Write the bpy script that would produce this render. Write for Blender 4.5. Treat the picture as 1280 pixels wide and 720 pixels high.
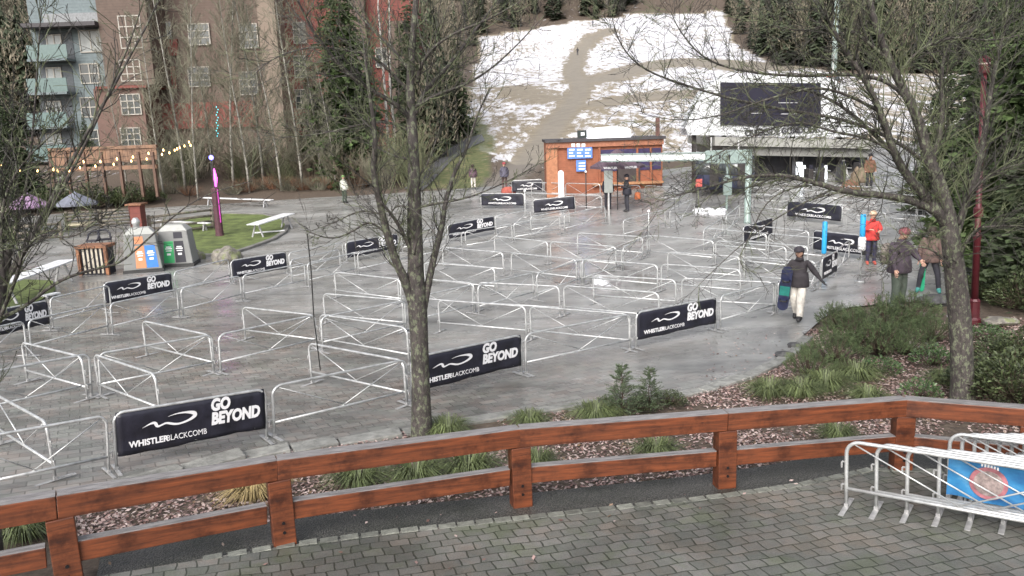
import bpy, bmesh, math, random
import numpy as np
from mathutils import Vector, Matrix, noise
from mathutils.geometry import delaunay_2d_cdt
R = math.radians
rnd = random.Random(7)
for o in list(bpy.data.objects): bpy.data.objects.remove(o)
scene = bpy.context.scene
C = scene.collection
V = Vector

# ---------------------------------------------------------------- camera
FPX, PITCH, ROLL, CAMH = 1001.03, 0.1992, -0.03582, 5.23861
cr, sr = math.cos(ROLL), math.sin(ROLL)
AR = V((1, 0, 0)); AU = V((0, math.sin(PITCH), math.cos(PITCH))); AF = V((0, math.cos(PITCH), -math.sin(PITCH)))
XC = AR*cr + AU*sr; YC = AU*cr - AR*sr
cd = bpy.data.cameras.new('camera'); cam = bpy.data.objects.new('camera', cd); C.objects.link(cam)
cam.matrix_world = Matrix(((XC.x, YC.x, -AF.x, 0), (XC.y, YC.y, -AF.y, 0), (XC.z, YC.z, -AF.z, CAMH), (0, 0, 0, 1)))
cd.sensor_width = 36; cd.lens = 36*FPX/1280; cd.clip_end = 3000; cd.clip_start = 0.1
scene.camera = cam
# ---------------------------------------------------------------- sky, sun, exposure
w = bpy.data.worlds.new("World"); scene.world = w; w.use_nodes = True
nt = w.node_tree; bg = nt.nodes['Background']
sky = nt.nodes.new('ShaderNodeTexSky'); sky.sky_type = 'NISHITA'; sky.sun_disc = False
SUN_EL, SUN_AZ = R(38), R(200)
sky.sun_elevation = SUN_EL; sky.sun_rotation = SUN_AZ; sky.air_density = 1.0; sky.dust_density = 6.0; sky.ozone_density = 1.5
hs = nt.nodes.new('ShaderNodeHueSaturation'); hs.inputs['Saturation'].default_value = 0.4
nt.links.new(sky.outputs[0], hs.inputs['Color']); nt.links.new(hs.outputs[0], bg.inputs[0]); bg.inputs[1].default_value = 0.15
sl = bpy.data.lights.new('sun', 'SUN'); sun = bpy.data.objects.new('sun', sl); C.objects.link(sun)
sl.energy = 0.7; sl.angle = R(35); sl.color = (1, .98, .95)
sd = V((math.sin(SUN_AZ)*math.cos(SUN_EL), math.cos(SUN_AZ)*math.cos(SUN_EL), math.sin(SUN_EL)))
sun.rotation_euler = sd.to_track_quat('Z', 'Y').to_euler()
scene.view_settings.view_transform = 'Standard'; scene.view_settings.look = 'None'
scene.view_settings.exposure = 0.84; scene.view_settings.gamma = 1.0
scene.render.resolution_x = 1024; scene.render.resolution_y = 576

# ---------------------------------------------------------------- terrain
GC = (-0.17046, -1.05189, 0.90712, 0.6409, 0.50961, -0.04635)
def smooth(a, b, x):
    t = min(1, max(0, (x-a)/(b-a))); return t*t*(3-2*t)
def zg(x, y):
    yc = min(max(y, 7.0), 50.0); xc = min(max(x, -24.0), 24.0)
    X = xc/20; Y = (yc-15)/20
    z = GC[0]*X+GC[1]*Y+GC[2]*Y*Y+GC[3]*X*Y+GC[4]*X*X+GC[5]*Y**3
    if y > 50:
        d = y-50
        z += .07*min(d, 10)
        if d > 10: z += .13*min(d-10, 160)
        if d > 170: z += .25*min(d-170, 70)
        if d > 240: z += .42*(d-240)
        if d > 14: z += 0.6*noise.noise((x*.03, y*.03, 1.3))*smooth(14, 60, d)
    return z
def ray(px, py):
    u, v = px-640, py-360
    u, v = u*cr+v*sr, -u*sr+v*cr
    d = AR*u - AU*v + AF*FPX
    return d/d.y
def gp(px, py, h=0.0):
    """the point on (or h metres above) the ground seen along that sight line"""
    d = ray(px, py); y = 4.0; prev = 4.0
    f = lambda y: CAMH+d.z*y - zg(d.x*y, y) - h
    while y < 900:
        if f(y) < 0: break
        prev = y; y *= 1.02
    a, b = prev, y
    for _ in range(30):
        m = (a+b)/2
        if f(m) < 0: b = m
        else: a = m
    return V((d.x*a, a, CAMH+d.z*a))
def at(px, py, Y):
    d = ray(px, py); return V((d.x*Y, Y, CAMH+d.z*Y))
def pix(p):
    q = p-V((0, 0, CAMH)); c = q.dot(AF)
    return 640+FPX*q.dot(XC)/c, 360-FPX*q.dot(YC)/c

# ---------------------------------------------------------------- materials
def newmat(name):
    m = bpy.data.materials.new(name); m.use_nodes = True
    return m, m.node_tree, m.node_tree.nodes['Principled BSDF']
def N(nt, t, **k):
    n = nt.nodes.new(t)
    for a, b in k.items(): setattr(n, a, b)
    return n
def ramp(nt, fac, stops):
    r = N(nt, 'ShaderNodeValToRGB'); e = r.color_ramp.elements
    while len(e) < len(stops): e.new(0.5)
    for i, (p, c) in enumerate(stops):
        e[i].position = p; e[i].color = (*c, 1) if len(c) == 3 else c
    nt.links.new(fac, r.inputs[0]); return r.outputs[0]
def noisetex(nt, vec, scale, detail=4, rough=.6):
    n = N(nt, 'ShaderNodeTexNoise'); n.inputs['Scale'].default_value = scale; n.inputs['Detail'].default_value = detail
    n.inputs['Roughness'].default_value = rough
    if vec is not None: nt.links.new(vec, n.inputs['Vector'])
    return n.outputs['Fac']
def mix(nt, fac, a, b, mode='MIX'):
    m = N(nt, 'ShaderNodeMix', data_type='RGBA', blend_type=mode)
    for s, v in ((0, fac), (6, a), (7, b)):
        if hasattr(v, 'is_output'): nt.links.new(v, m.inputs[s])
        else: m.inputs[s].default_value = v if s == 0 else (*v, 1)[:4]
    return m.outputs[2]
def math_(nt, op, a, b=0.0, clamp=False):
    m = N(nt, 'ShaderNodeMath', operation=op, use_clamp=clamp)
    for s, v in ((0, a), (1, b)):
        if hasattr(v, 'is_output'): nt.links.new(v, m.inputs[s])
        else: m.inputs[s].default_value = v
    return m.outputs[0]
def maprange(nt, v, a, b, c, d):
    m = N(nt, 'ShaderNodeMapRange'); nt.links.new(v, m.inputs[0])
    for i, x in enumerate((a, b, c, d)): m.inputs[i+1].default_value = x
    return m.outputs[0]
def bump(nt, b, h, strength=.3, dist=.01):
    n = N(nt, 'ShaderNodeBump'); n.inputs['Strength'].default_value = strength; n.inputs['Distance'].default_value = dist
    nt.links.new(h, n.inputs['Height']); nt.links.new(n.outputs[0], b.inputs['Normal'])
def coord(nt, kind='Object', scale=None, rot=None):
    t = N(nt, 'ShaderNodeTexCoord'); o = t.outputs[kind]
    if kind == 'World':
        pass
    if scale or rot:
        m = N(nt, 'ShaderNodeMapping')
        if scale: m.inputs['Scale'].default_value = scale
        if rot: m.inputs['Rotation'].default_value = rot
        nt.links.new(o, m.inputs['Vector']); o = m.outputs[0]
    return o
def worldpos(nt, scale=None, rot=None):
    g = N(nt, 'ShaderNodeNewGeometry'); o = g.outputs['Position']
    if scale or rot:
        m = N(nt, 'ShaderNodeMapping')
        if rot: m.inputs['Rotation'].default_value = rot
        if scale: m.inputs['Scale'].default_value = scale
        nt.links.new(o, m.inputs['Vector']); o = m.outputs[0]
    return o
MATS = {}
def simple(name, col, rough=.7, metal=0.0, var=.25, scale=6, detail=5, bmp=0.0, bscale=None, spec=None, emit=None, estr=0, island=0.0, stretch=None, objrand=0.0):
    if name in MATS: return MATS[name]
    m, nt, b = newmat(name)
    vec = coord(nt, 'Object', stretch) if stretch else coord(nt, 'Object')
    f = noisetex(nt, vec, scale, detail)
    lo = tuple(c*(1-var) for c in col); hi = tuple(min(1, c*(1+var)) for c in col)
    out = ramp(nt, f, [(.3, lo), (.7, hi)])
    if island:
        g = N(nt, 'ShaderNodeNewGeometry'); v = maprange(nt, g.outputs['Random Per Island'], 0, 1, 1-island, 1+island)
        out = mix(nt, 1.0, out, v, 'MULTIPLY')
    if objrand:
        g = N(nt, 'ShaderNodeObjectInfo'); v = maprange(nt, g.outputs['Random'], 0, 1, 1-objrand, 1+objrand)
        out = mix(nt, 1.0, out, v, 'MULTIPLY')
    nt.links.new(out, b.inputs['Base Color'])
    b.inputs['Roughness'].default_value = rough; b.inputs['Metallic'].default_value = metal
    if spec is not None: b.inputs['Specular IOR Level'].default_value = spec
    if bmp: bump(nt, b, noisetex(nt, vec, bscale or scale*3, 5), bmp, .02)
    if emit: b.inputs['Emission Color'].default_value = (*emit, 1); b.inputs['Emission Strength'].default_value = estr
    MATS[name] = m; return m

# ---------------------------------------------------------------- mesh building
class MB:
    def __init__(s): s.v = []; s.f = []; s.m = []; s.mi = 0
    def add(s, vs, fs):
        k = len(s.v); s.v += [tuple(v) for v in vs]; s.f += [tuple(i+k for i in f) for f in fs]; s.m += [s.mi]*len(fs)
    def box(s, c, size, M=None):
        x, y, z = size[0]/2, size[1]/2, size[2]/2; c = V(c)
        vs = [V((a, b, d)) for d in (-z, z) for b in (-y, y) for a in (-x, x)]
        vs = [(M @ v if M else v)+c for v in vs]
        s.add(vs, [(0, 2, 3, 1), (4, 5, 7, 6), (0, 1, 5, 4), (1, 3, 7, 5), (3, 2, 6, 7), (2, 0, 4, 6)])
    def span(s, a, b):
        a = V(a); b = V(b); s.box((a+b)/2, [abs(q) for q in (b-a)])
    def bar(s, a, b, wd, ht, up=V((0, 0, 1))):
        a = V(a); b = V(b); d = (b-a); L = d.length; x = d.normalized(); y = up.cross(x).normalized(); z = x.cross(y)
        M = Matrix((x, y, z)).transposed(); s.box((a+b)/2, (L, wd, ht), M)
    def tube(s, pts, rad, n=6, cap=True):
        pts = [V(p) for p in pts]
        if not hasattr(rad, '__len__'): rad = [rad]*len(pts)
        t0 = (pts[1]-pts[0]).normalized(); u = t0.orthogonal().normalized(); k = len(s.v); vs = []; fs = []
        for i, p in enumerate(pts):
            t = (pts[min(i+1, len(pts)-1)]-pts[max(i-1, 0)])
            if t.length < 1e-9: t = t0
            t.normalize(); u = (u-t*u.dot(t))
            if u.length < 1e-6: u = t.orthogonal()
            u.normalize(); w_ = t.cross(u)
            for j in range(n):
                a = 2*math.pi*j/n; vs.append(p+(u*math.cos(a)+w_*math.sin(a))*rad[i])
        for i in range(len(pts)-1):
            for j in range(n):
                a = i*n+j; b = i*n+(j+1) % n; fs.append((a, b, b+n, a+n))
        if cap: fs.append(tuple(range(n-1, -1, -1))); fs.append(tuple(range((len(pts)-1)*n, len(pts)*n)))
        s.add(vs, fs)
    def lathe(s, prof, c=(0, 0, 0), n=16, sx=1, sy=1):
        c = V(c); vs = []; fs = []
        for r_, z in prof:
            for j in range(n):
                a = 2*math.pi*j/n; vs.append(c+V((r_*math.cos(a)*sx, r_*math.sin(a)*sy, z)))
        for i in range(len(prof)-1):
            for j in range(n):
                a = i*n+j; b = i*n+(j+1) % n; fs.append((a, b, b+n, a+n))
        fs.append(tuple(range(n-1, -1, -1))); fs.append(tuple(range((len(prof)-1)*n, len(prof)*n)))
        s.add(vs, fs)
    def poly(s, pts, th):
        """flat outline in the xz plane, extruded by th along -y"""
        n = len(pts); vs = [V((x, 0, z)) for x, z in pts]+[V((x, th, z)) for x, z in pts]
        fs = [tuple(range(n)), tuple(range(2*n-1, n-1, -1))]+[(i, i+n, (i+1) % n+n, (i+1) % n) for i in range(n)]
        s.add(vs, fs)
    def build(s, name, mats, parent=None, smooth_=False, bevel=0, kind=None):
        me = bpy.data.meshes.new(name); me.from_pydata([tuple(v) for v in s.v], [], s.f); me.update()
        if not isinstance(mats, (list, tuple)): mats = [mats]
        for m in mats: me.materials.append(m)
        if len(mats) > 1: me.polygons.foreach_set('material_index', s.m)
        if smooth_: me.polygons.foreach_set('use_smooth', [True]*len(me.polygons))
        o = bpy.data.objects.new(name, me); C.objects.link(o)
        if parent: o.parent = parent
        if bevel:
            md = o.modifiers.new('bevel', 'BEVEL'); md.width = bevel; md.segments = 2; md.limit_method = 'ANGLE'
        if kind: o['kind'] = kind
        return o
def tag(o, label, cat, group=None, kind=None):
    o['label'] = label; o['category'] = cat
    if group: o['group'] = group
    if kind: o['kind'] = kind
    return o
def empty(name, loc, label, cat, group=None, rz=0):
    o = bpy.data.objects.new(name, None); C.objects.link(o); o.location = loc; o.rotation_euler = (0, 0, rz)
    o.empty_display_size = .2
    return tag(o, label, cat, group)
def copy_tree(o, parent=None):
    c = o.copy(); C.objects.link(c)
    if parent: c.parent = parent
    for ch in o.children: copy_tree(ch, c)
    return c
UP = V((0, 0, 1))
ORD = ['first', 'second', 'third', 'fourth', 'fifth', 'sixth', 'seventh', 'eighth', 'ninth', 'tenth', 'eleventh', 'twelfth', 'thirteenth']

# ================================================================= GROUND
def inpoly(x, y, P):
    c = False; n = len(P)
    for i in range(n):
        x1, y1 = P[i]; x2, y2 = P[i-1]
        if (y1 > y) != (y2 > y) and x < (x2-x1)*(y-y1)/(y2-y1)+x1: c = not c
    return c
def dist_line(x, y, P):
    best = 1e9
    for i in range(len(P)-1):
        ax_, ay = P[i][:2]; bx, by = P[i+1][:2]; dx, dy = bx-ax_, by-ay
        t = max(0, min(1, ((x-ax_)*dx+(y-ay)*dy)/(dx*dx+dy*dy))); d = math.hypot(x-ax_-t*dx, y-ay-t*dy)
        best = min(best, d)
    return best
# trails worn across the ski slope, laid out in ground coordinates
def W2(l): return [tuple(gp(a, b).xy) for a, b in l]
TRAIL1 = W2([(620, 232), (660, 200), (680, 175), (697, 150), (722, 120), (727, 108), (716, 90), (722, 68), (738, 48), (762, 38)])
TRAIL2 = W2([(760, 98), (800, 84), (850, 76), (900, 80), (960, 84)])
TRAIL3 = W2([(760, 128), (800, 120), (850, 118)])
TRAIL4 = W2([(640, 108), (665, 118), (690, 124)])
GRASSY = W2([(530, 235), (540, 180), (560, 150), (600, 145), (618, 175), (606, 235)])
SLOPE = W2([(560, 168), (585, 130), (598, 46), (700, 30), (790, 19), (905, 15), (915, 44), (962, 78), (1060, 92), (1250, 92), (1262, 180), (900, 190), (640, 205)])
def build_ground():
    na, nr = 300, 340
    az = np.linspace(R(-62), R(62), na); rr = 2.5*np.exp(np.linspace(0, math.log(900/2.5), nr))
    vs = []; snow = []; trail = []; grass = []
    for r_ in rr:
        for a in az:
            x, y = r_*math.sin(a), r_*math.cos(a); vs.append((x, y, zg(x, y)-0.05))
            if y > 45:
                ins = inpoly(x, y, SLOPE)
                s_ = 1.0 if ins else 0.0
                d1 = dist_line(x, y, TRAIL1); t = 1-smooth(.5+y*.0045, 1.4+y*.008, d1)
                t = max(t, 1-smooth(2, 5+y*.03, dist_line(x, y, TRAIL2)), .9*(1-smooth(1, 3+y*.03, dist_line(x, y, TRAIL3))), .6*(1-smooth(1, 6, dist_line(x, y, TRAIL4))))
                g_ = 1.0 if inpoly(x, y, GRASSY) else 0.0
                snow.append(s_*smooth(60, 200, y)*.26+s_*.50); trail.append(t); grass.append(g_)
            else: snow.append(0.0); trail.append(0.0); grass.append(0.0)
    fs = [(i*na+j, i*na+j+1, (i+1)*na+j+1, (i+1)*na+j) for i in range(nr-1) for j in range(na-1)]
    me = bpy.data.meshes.new('ground'); me.from_pydata(vs, [], [f[::-1] for f in fs]); me.update()
    for nm, arr in (('snow', snow), ('trail', trail), ('grass', grass)):
        at_ = me.attributes.new(nm, 'FLOAT', 'POINT'); at_.data.foreach_set('value', arr)
    me.polygons.foreach_set('use_smooth', [True]*len(me.polygons))
    m, nt, b = newmat('hillside and soil')
    def attr(n):
        a = N(nt, 'ShaderNodeAttribute'); a.attribute_name = n; return a.outputs['Fac']
    wp = worldpos(nt)
    soil = ramp(nt, noisetex(nt, wp, 9, 6, .7), [(.3, (.045, .032, .024)), (.55, (.10, .075, .055)), (.75, (.17, .13, .10))])
    dirt = ramp(nt, noisetex(nt, wp, .7, 8, .75), [(.3, (.12, .095, .06)), (.5, (.22, .185, .13)), (.72, (.33, .28, .21))])
    gcol = ramp(nt, noisetex(nt, wp, 1.5, 8, .7), [(.35, (.06, .08, .025)), (.52, (.105, .115, .045)), (.68, (.20, .165, .09))])
    wps = worldpos(nt, (1.0, .45, 1.0))
    n1 = noisetex(nt, wps, .05, 4, .6); n2 = noisetex(nt, worldpos(nt, (1.0, .3, .6), (0, 0, R(12))), .9, 12, .8)
    sv = math_(nt, 'ADD', math_(nt, 'MULTIPLY', attr('snow'), 1.18), math_(nt, 'MULTIPLY', math_(nt, 'SUBTRACT', n1, .5), 1.3))
    sv = math_(nt, 'ADD', sv, math_(nt, 'MULTIPLY', math_(nt, 'SUBTRACT', n2, .5), 4.6))
    sv = math_(nt, 'SUBTRACT', sv, math_(nt, 'MULTIPLY', attr('trail'), 1.1))
    sm = maprange(nt, sv, .46, .80, 0, 1)
    isl = maprange(nt, attr('snow'), .05, .25, 0, 1)
    base = mix(nt, isl, soil, dirt)
    base = mix(nt, attr('grass'), base, gcol)
    base = mix(nt, math_(nt, 'MULTIPLY', attr('trail'), .6), base, (.21, .195, .175))
    snowc = ramp(nt, noisetex(nt, wps, .5, 5), [(.3, (.40, .40, .43)), (.6, (.70, .70, .74))])
    smm = math_(nt, 'MULTIPLY', sm, math_(nt, 'SUBTRACT', 1.0, math_(nt, 'MULTIPLY', attr('grass'), .9)))
    nt.links.new(mix(nt, smm, base, snowc), b.inputs['Base Color']); b.inputs['Roughness'].default_value = .85
    bump(nt, b, noisetex(nt, wp, 6, 6), .5, .05)
    me.materials.append(m)
    o = bpy.data.objects.new('ground', me); C.objects.link(o); o['kind'] = 'structure'
build_ground()

def sheet(name, poly, mat, off, step=.6, kind='structure', skirt=0.0, crown=0.0):
    """a sheet draped on the terrain inside the outline poly (ground coordinates)"""
    P = []
    for i, (x, y) in enumerate(poly):
        x2, y2 = poly[(i+1) % len(poly)]; L = math.hypot(x2-x, y2-y); n = max(1, int(L/step))
        for k in range(n): P.append((x+(x2-x)*k/n, y+(y2-y)*k/n))
    nb = len(P); xs = [p[0] for p in P]; ys = [p[1] for p in P]; pts = [V(p) for p in P]
    y = min(ys)+step/2
    while y < max(ys):
        x = min(xs)+step/2
        while x < max(xs):
            if inpoly(x, y, P): pts.append(V((x, y)))
            x += step
        y += step
    ov, oe, of, *_ = delaunay_2d_cdt(pts, [(i, (i+1) % nb) for i in range(nb)], [], 1, 1e-5)
    vs = [(v.x, v.y, zg(v.x, v.y)+off) for v in ov]; fs = []
    for f in of:
        c = sum((ov[i] for i in f), V((0, 0)))/3
        if inpoly(c.x, c.y, P): fs.append(tuple(f))
    if skirt:
        k = len(vs); vs += [(x, y, zg(x, y)+off-skirt) for x, y in P]
        m_ = {}
        top = [min(range(len(ov)), key=lambda j: (ov[j].x-x)**2+(ov[j].y-y)**2) for x, y in P]
        for i in range(nb): fs.append((top[i], top[(i+1) % nb], k+(i+1) % nb, k+i))
    me = bpy.data.meshes.new(name); me.from_pydata(vs, [], fs); me.update(); me.materials.append(mat)
    bm = bmesh.new(); bm.from_mesh(me); bmesh.ops.recalc_face_normals(bm, faces=bm.faces)
    up = sum(f.normal.z for f in bm.faces)
    if up < 0: bmesh.ops.reverse_faces(bm, faces=bm.faces)
    bm.to_mesh(me); bm.free()
    me.polygons.foreach_set('use_smooth', [not skirt]*len(me.polygons))
    o = bpy.data.objects.new(name, me); C.objects.link(o)
    if kind: o['kind'] = kind
    return o

def plaza_mat():
    m, nt, b = newmat('wet plaza paving')
    wp = worldpos(nt, None, (0, 0, R(-28)))
    br = N(nt, 'ShaderNodeTexBrick'); br.offset = .5
    nt.links.new(wp, br.inputs['Vector'])
    br.inputs['Scale'].default_value = 1; br.inputs['Brick Width'].default_value = .34; br.inputs['Row Height'].default_value = .22
    br.inputs['Mortar Size'].default_value = .012; br.inputs['Mortar Smooth'].default_value = .4
    br.inputs['Color1'].default_value = (.165, .158, .147, 1); br.inputs['Color2'].default_value = (.27, .26, .243, 1); br.inputs['Mortar'].default_value = (.115, .11, .10, 1)
    plain = ramp(nt, noisetex(nt, worldpos(nt), .9, 7, .65), [(.3, (.235, .232, .224)), (.5, (.315, .312, .303)), (.7, (.395, .392, .383))])
    tint = ramp(nt, noisetex(nt, worldpos(nt), 2.2, 4, .6), [(.35, (.95, 1.0, .96)), (.5, (1, 1, 1)), (.62, (1.08, .98, .94))])
    bc = mix(nt, 1.0, br.outputs['Color'], tint, 'MULTIPLY')
    sep = N(nt, 'ShaderNodeSeparateXYZ'); nt.links.new(worldpos(nt), sep.inputs[0])
    # the pavers read clearly close by on the left; the far and right part is a worn, smoother surface
    zone = math_(nt, 'ADD', math_(nt, 'MULTIPLY', sep.outputs['X'], .8), sep.outputs['Y'])
    zone = math_(nt, 'ADD', zone, math_(nt, 'MULTIPLY', noisetex(nt, worldpos(nt), .25, 3), 6))
    zf = maprange(nt, zone, 18, 25, 0, .78)
    col = mix(nt, zf, bc, plain)
    # stains, tyre and foot streaks running across
    st = noisetex(nt, worldpos(nt, (.25, 1.3, 1)), .8, 8, .7)
    stc = ramp(nt, st, [(.30, (.40, .40, .41)), (.45, (.86, .87, .87)), (.7, (1.2, 1.2, 1.2))])
    col = mix(nt, .9, col, stc, 'MULTIPLY')
    st2 = ramp(nt, noisetex(nt, worldpos(nt, (1, 1, 1)), .35, 5, .6), [(.35, (.7, .7, .7)), (.6, (1.08, 1.08, 1.08))])
    col = mix(nt, .8, col, st2, 'MULTIPLY')
    nt.links.new(col, b.inputs['Base Color'])
    # wet film: roughness from noise, with shallow puddles
    wet = noisetex(nt, worldpos(nt, (.5, 1, 1)), .45, 6, .65)
    rg = maprange(nt, wet, .38, .62, .42, .13)
    sepd = N(nt, 'ShaderNodeVectorMath', operation='DISTANCE'); nt.links.new(worldpos(nt, (1, .55, 0)), sepd.inputs[0])
    pc = gp(770, 348); sepd.inputs[1].default_value = (pc.x, pc.y*.55, 0)
    pud = math_(nt, 'ADD', sepd.outputs['Value'], math_(nt, 'MULTIPLY', noisetex(nt, worldpos(nt), .9, 5), 3.5))
    pf = maprange(nt, pud, 2.6, 3.4, 1, 0)
    rg2 = math_(nt, 'ADD', math_(nt, 'MULTIPLY', rg, math_(nt, 'SUBTRACT', 1.0, pf)), math_(nt, 'MULTIPLY', pf, .04))
    nt.links.new(rg2, b.inputs['Roughness'])
    b.inputs['Specular IOR Level'].default_value = .6
    h = math_(nt, 'ADD', math_(nt, 'MULTIPLY', br.outputs['Fac'], math_(nt, 'MULTIPLY', math_(nt, 'SUBTRACT', 1.0, zf), -1.0)), math_(nt, 'MULTIPLY', noisetex(nt, worldpos(nt), 14, 6, .7), .8))
    h = math_(nt, 'MULTIPLY', h, math_(nt, 'SUBTRACT', 1.0, pf))
    bump(nt, b, h, .35, .012)
    return m
# outline of the plaza: bed kerb on the near side, road edge far behind
KERB = [tuple(gp(a, b).xy) for a, b in [(-330, 735), (-60, 640), (140, 602), (300, 566), (420, 549), (500, 537), (560, 526), (650, 514), (740, 502), (830, 494), (870, 486), (925, 470), (960, 455), (985, 440), (1003, 420), (1030, 396), (1062, 384), (1100, 380), (1140, 377), (1200, 362), (1300, 352), (1420, 345)]]
k0 = KERB[0]; k1 = KERB[-1]
PLAZA = KERB + [(46, 34), (46, 60), (30, 57), (12, 57), (0, 57), (-14, 57), (-30, 54), (-48, 46), (-44, 12)]
sheet('plaza', PLAZA, plaza_mat(), 0.0, .7)
def patio_mat():
    m, nt, b = newmat('mossy patio pavers')
    wv = worldpos(nt, None, (0, 0, R(-17)))
    wn = N(nt, 'ShaderNodeTexNoise'); wn.inputs['Scale'].default_value = 2.2; nt.links.new(wv, wn.inputs['Vector'])
    wob = N(nt, 'ShaderNodeVectorMath', operation='MULTIPLY_ADD'); nt.links.new(wn.outputs['Color'], wob.inputs[0]); wob.inputs[1].default_value = (.13, .13, 0); nt.links.new(wv, wob.inputs[2])
    br = N(nt, 'ShaderNodeTexBrick'); br.offset = .5; nt.links.new(wob.outputs[0], br.inputs['Vector'])
    br.inputs['Scale'].default_value = 1; br.inputs['Brick Width'].default_value = .225; br.inputs['Row Height'].default_value = .185
    br.inputs['Mortar Size'].default_value = .010; br.inputs['Mortar Smooth'].default_value = .3; br.inputs['Bias'].default_value = -.1
    br.inputs['Color1'].default_value = (.115, .120, .108, 1); br.inputs['Color2'].default_value = (.175, .172, .160, 1); br.inputs['Mortar'].default_value = (.045, .050, .038, 1)
    t = ramp(nt, noisetex(nt, worldpos(nt), 1.6, 5, .65), [(.35, (.82, .90, .72)), (.5, (1, 1, 1)), (.65, (1.12, 1.0, .93))])
    c = mix(nt, 1, br.outputs['Color'], t, 'MULTIPLY')
    g = ramp(nt, noisetex(nt, worldpos(nt), 60, 4, .8), [(.3, (.72, .72, .72)), (.7, (1.25, 1.25, 1.25))])
    c = mix(nt, 1, c, g, 'MULTIPLY')
    s = ramp(nt, noisetex(nt, worldpos(nt), .55, 4, .6), [(.36, (.62, .62, .62)), (.55, (1.05, 1.05, 1.05))])
    c = mix(nt, 1, c, s, 'MULTIPLY')
    nt.links.new(c, b.inputs['Base Color'])
    nt.links.new(maprange(nt, noisetex(nt, worldpos(nt), .9, 5), .35, .65, .62, .34), b.inputs['Roughness'])
    h = math_(nt, 'ADD', math_(nt, 'MULTIPLY', br.outputs['Fac'], -1.5), math_(nt, 'MULTIPLY', noisetex(nt, worldpos(nt), 22, 6, .7), .7))
    bump(nt, b, h, .7, .012)
    return m
PEDGE = [tuple(gp(a, b).xy) for a, b in [(120, 722), (250, 700), (372, 681), (500, 665), (640, 650), (770, 636), (905, 621), (1000, 607), (1090, 588), (1180, 590), (1300, 600), (1420, 612)]]
PATIO = [(-9, 6.2)] + PEDGE + [(9.5, 8.6), (10, 3), (-9, 3)]
MP = patio_mat()
sheet('patio', PATIO, MP, 0.012, .4)
# soldier course of edge pavers along the patio
eb = MB(); 
for i in range(1, len(PEDGE)-2):
    a = V(PEDGE[i]); c = V(PEDGE[i+1]); L = (c-a).length; n = int(L/.225)
    for k in range(n):
        p = a+(c-a)*((k+.5)/n); d = (c-a).normalized(); M = Matrix.Rotation(math.atan2(d.y, d.x)+rnd.uniform(-.03, .03), 3, 'Z')
        eb.box((p.x, p.y, zg(p.x, p.y)+.0+rnd.uniform(-.004, .004)), (.21, .12, .05), M)
o = eb.build('patio_edging', simple('edge paver', (.15, .155, .135), .55, var=.35, scale=9, bmp=.5, island=.3), kind='structure', bevel=.006)
# gravel strip under the fence
gs = [(p[0], p[1]) for p in PEDGE]
offp = []
for i, p in enumerate(PEDGE):
    a = V(PEDGE[max(i-1, 0)]); c = V(PEDGE[min(i+1, len(PEDGE)-1)]); d = (c-a).normalized(); offp.append((p[0]-d.y*.85, p[1]+d.x*.85))
mg, nt, b = newmat('dark wet gravel')
vo = N(nt, 'ShaderNodeTexVoronoi'); vo.inputs['Scale'].default_value = 45; nt.links.new(worldpos(nt), vo.inputs['Vector'])
c_ = mix(nt, 1, ramp(nt, vo.outputs['Distance'], [(0, (.15, .145, .135)), (.6, (.035, .034, .031))]), ramp(nt, noisetex(nt, worldpos(nt), 1.2, 5), [(.3, (.55, .6, .5)), (.6, (1.1, 1.1, 1.1))]), 'MULTIPLY')
nt.links.new(c_, b.inputs['Base Color']); b.inputs['Roughness'].default_value = .45; bump(nt, b, vo.outputs['Distance'], .8, .02)
sheet('gravel_strip', PEDGE+offp[::-1], mg, -0.012, .3)
# stone kerb between plaza and bed: separate rough blocks, one course = setting
kb = MB(); kr = random.Random(3)
acc = []
for i in range(2, 14):
    a = V(KERB[i]); c = V(KERB[i+1]); L = (c-a).length; n = max(1, int(L/.75))
    for k in range(n):
        p = a+(c-a)*((k+.5)/n); d = (c-a).normalized(); M = Matrix.Rotation(math.atan2(d.y, d.x)+kr.uniform(-.04, .04), 3, 'Z')
        x0 = len(kb.v); kb.box((p.x+d.y*.12, p.y-d.x*.12, zg(p.x, p.y)-.055+kr.uniform(0, .02)), (L/n-.03, .30+kr.uniform(-.08, .08), .16), M)
        kb.v[x0:] = [tuple(V(v)+V((kr.uniform(-.03, .03), kr.uniform(-.03, .03), kr.uniform(-.012, .012)))) for v in kb.v[x0:]]
kb.build('stone_kerb', simple('weathered kerb stone', (.22, .22, .205), .7, var=.4, scale=5, bmp=.8, bscale=12, island=.15), kind='structure', bevel=.02)
# lawns on the left, with a stone kerb round the island
grassm = simple('winter lawn', (.105, .135, .04), .8, var=.55, scale=1.6, detail=8, bmp=.9, bscale=40)
LAWN = [tuple(gp(a, b).xy) for a, b in [(240, 322), (262, 320), (290, 318), (320, 308), (342, 300), (356, 291), (360, 282), (352, 274), (330, 269), (285, 268), (250, 271), (225, 278), (205, 290), (225, 312)]]
sheet('lawn', LAWN, grassm, .07, .8)
kk = MB(); P = LAWN+[LAWN[0]]
for i in range(len(P)-1):
    a, c = V(P[i]), V(P[i+1]); n = max(1, int((c-a).length/1.0))
    for k in range(n):
        p, q = a+(c-a)*(k/n), a+(c-a)*((k+1)/n); kk.bar((p.x, p.y, zg(p.x, p.y)+.03), (q.x, q.y, zg(q.x, q.y)+.03), .28, .18)
kk.build('lawn_kerb', simple('grey kerb concrete', (.17, .165, .155), .6, var=.3, scale=2, bmp=.4), kind='structure', bevel=.02)
LAWN2 = [tuple(gp(a, b).xy) for a, b in [(-200, 430), (-60, 402), (5, 392), (52, 376), (70, 364), (66, 352), (20, 350), (-120, 352), (-220, 380)]]
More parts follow.
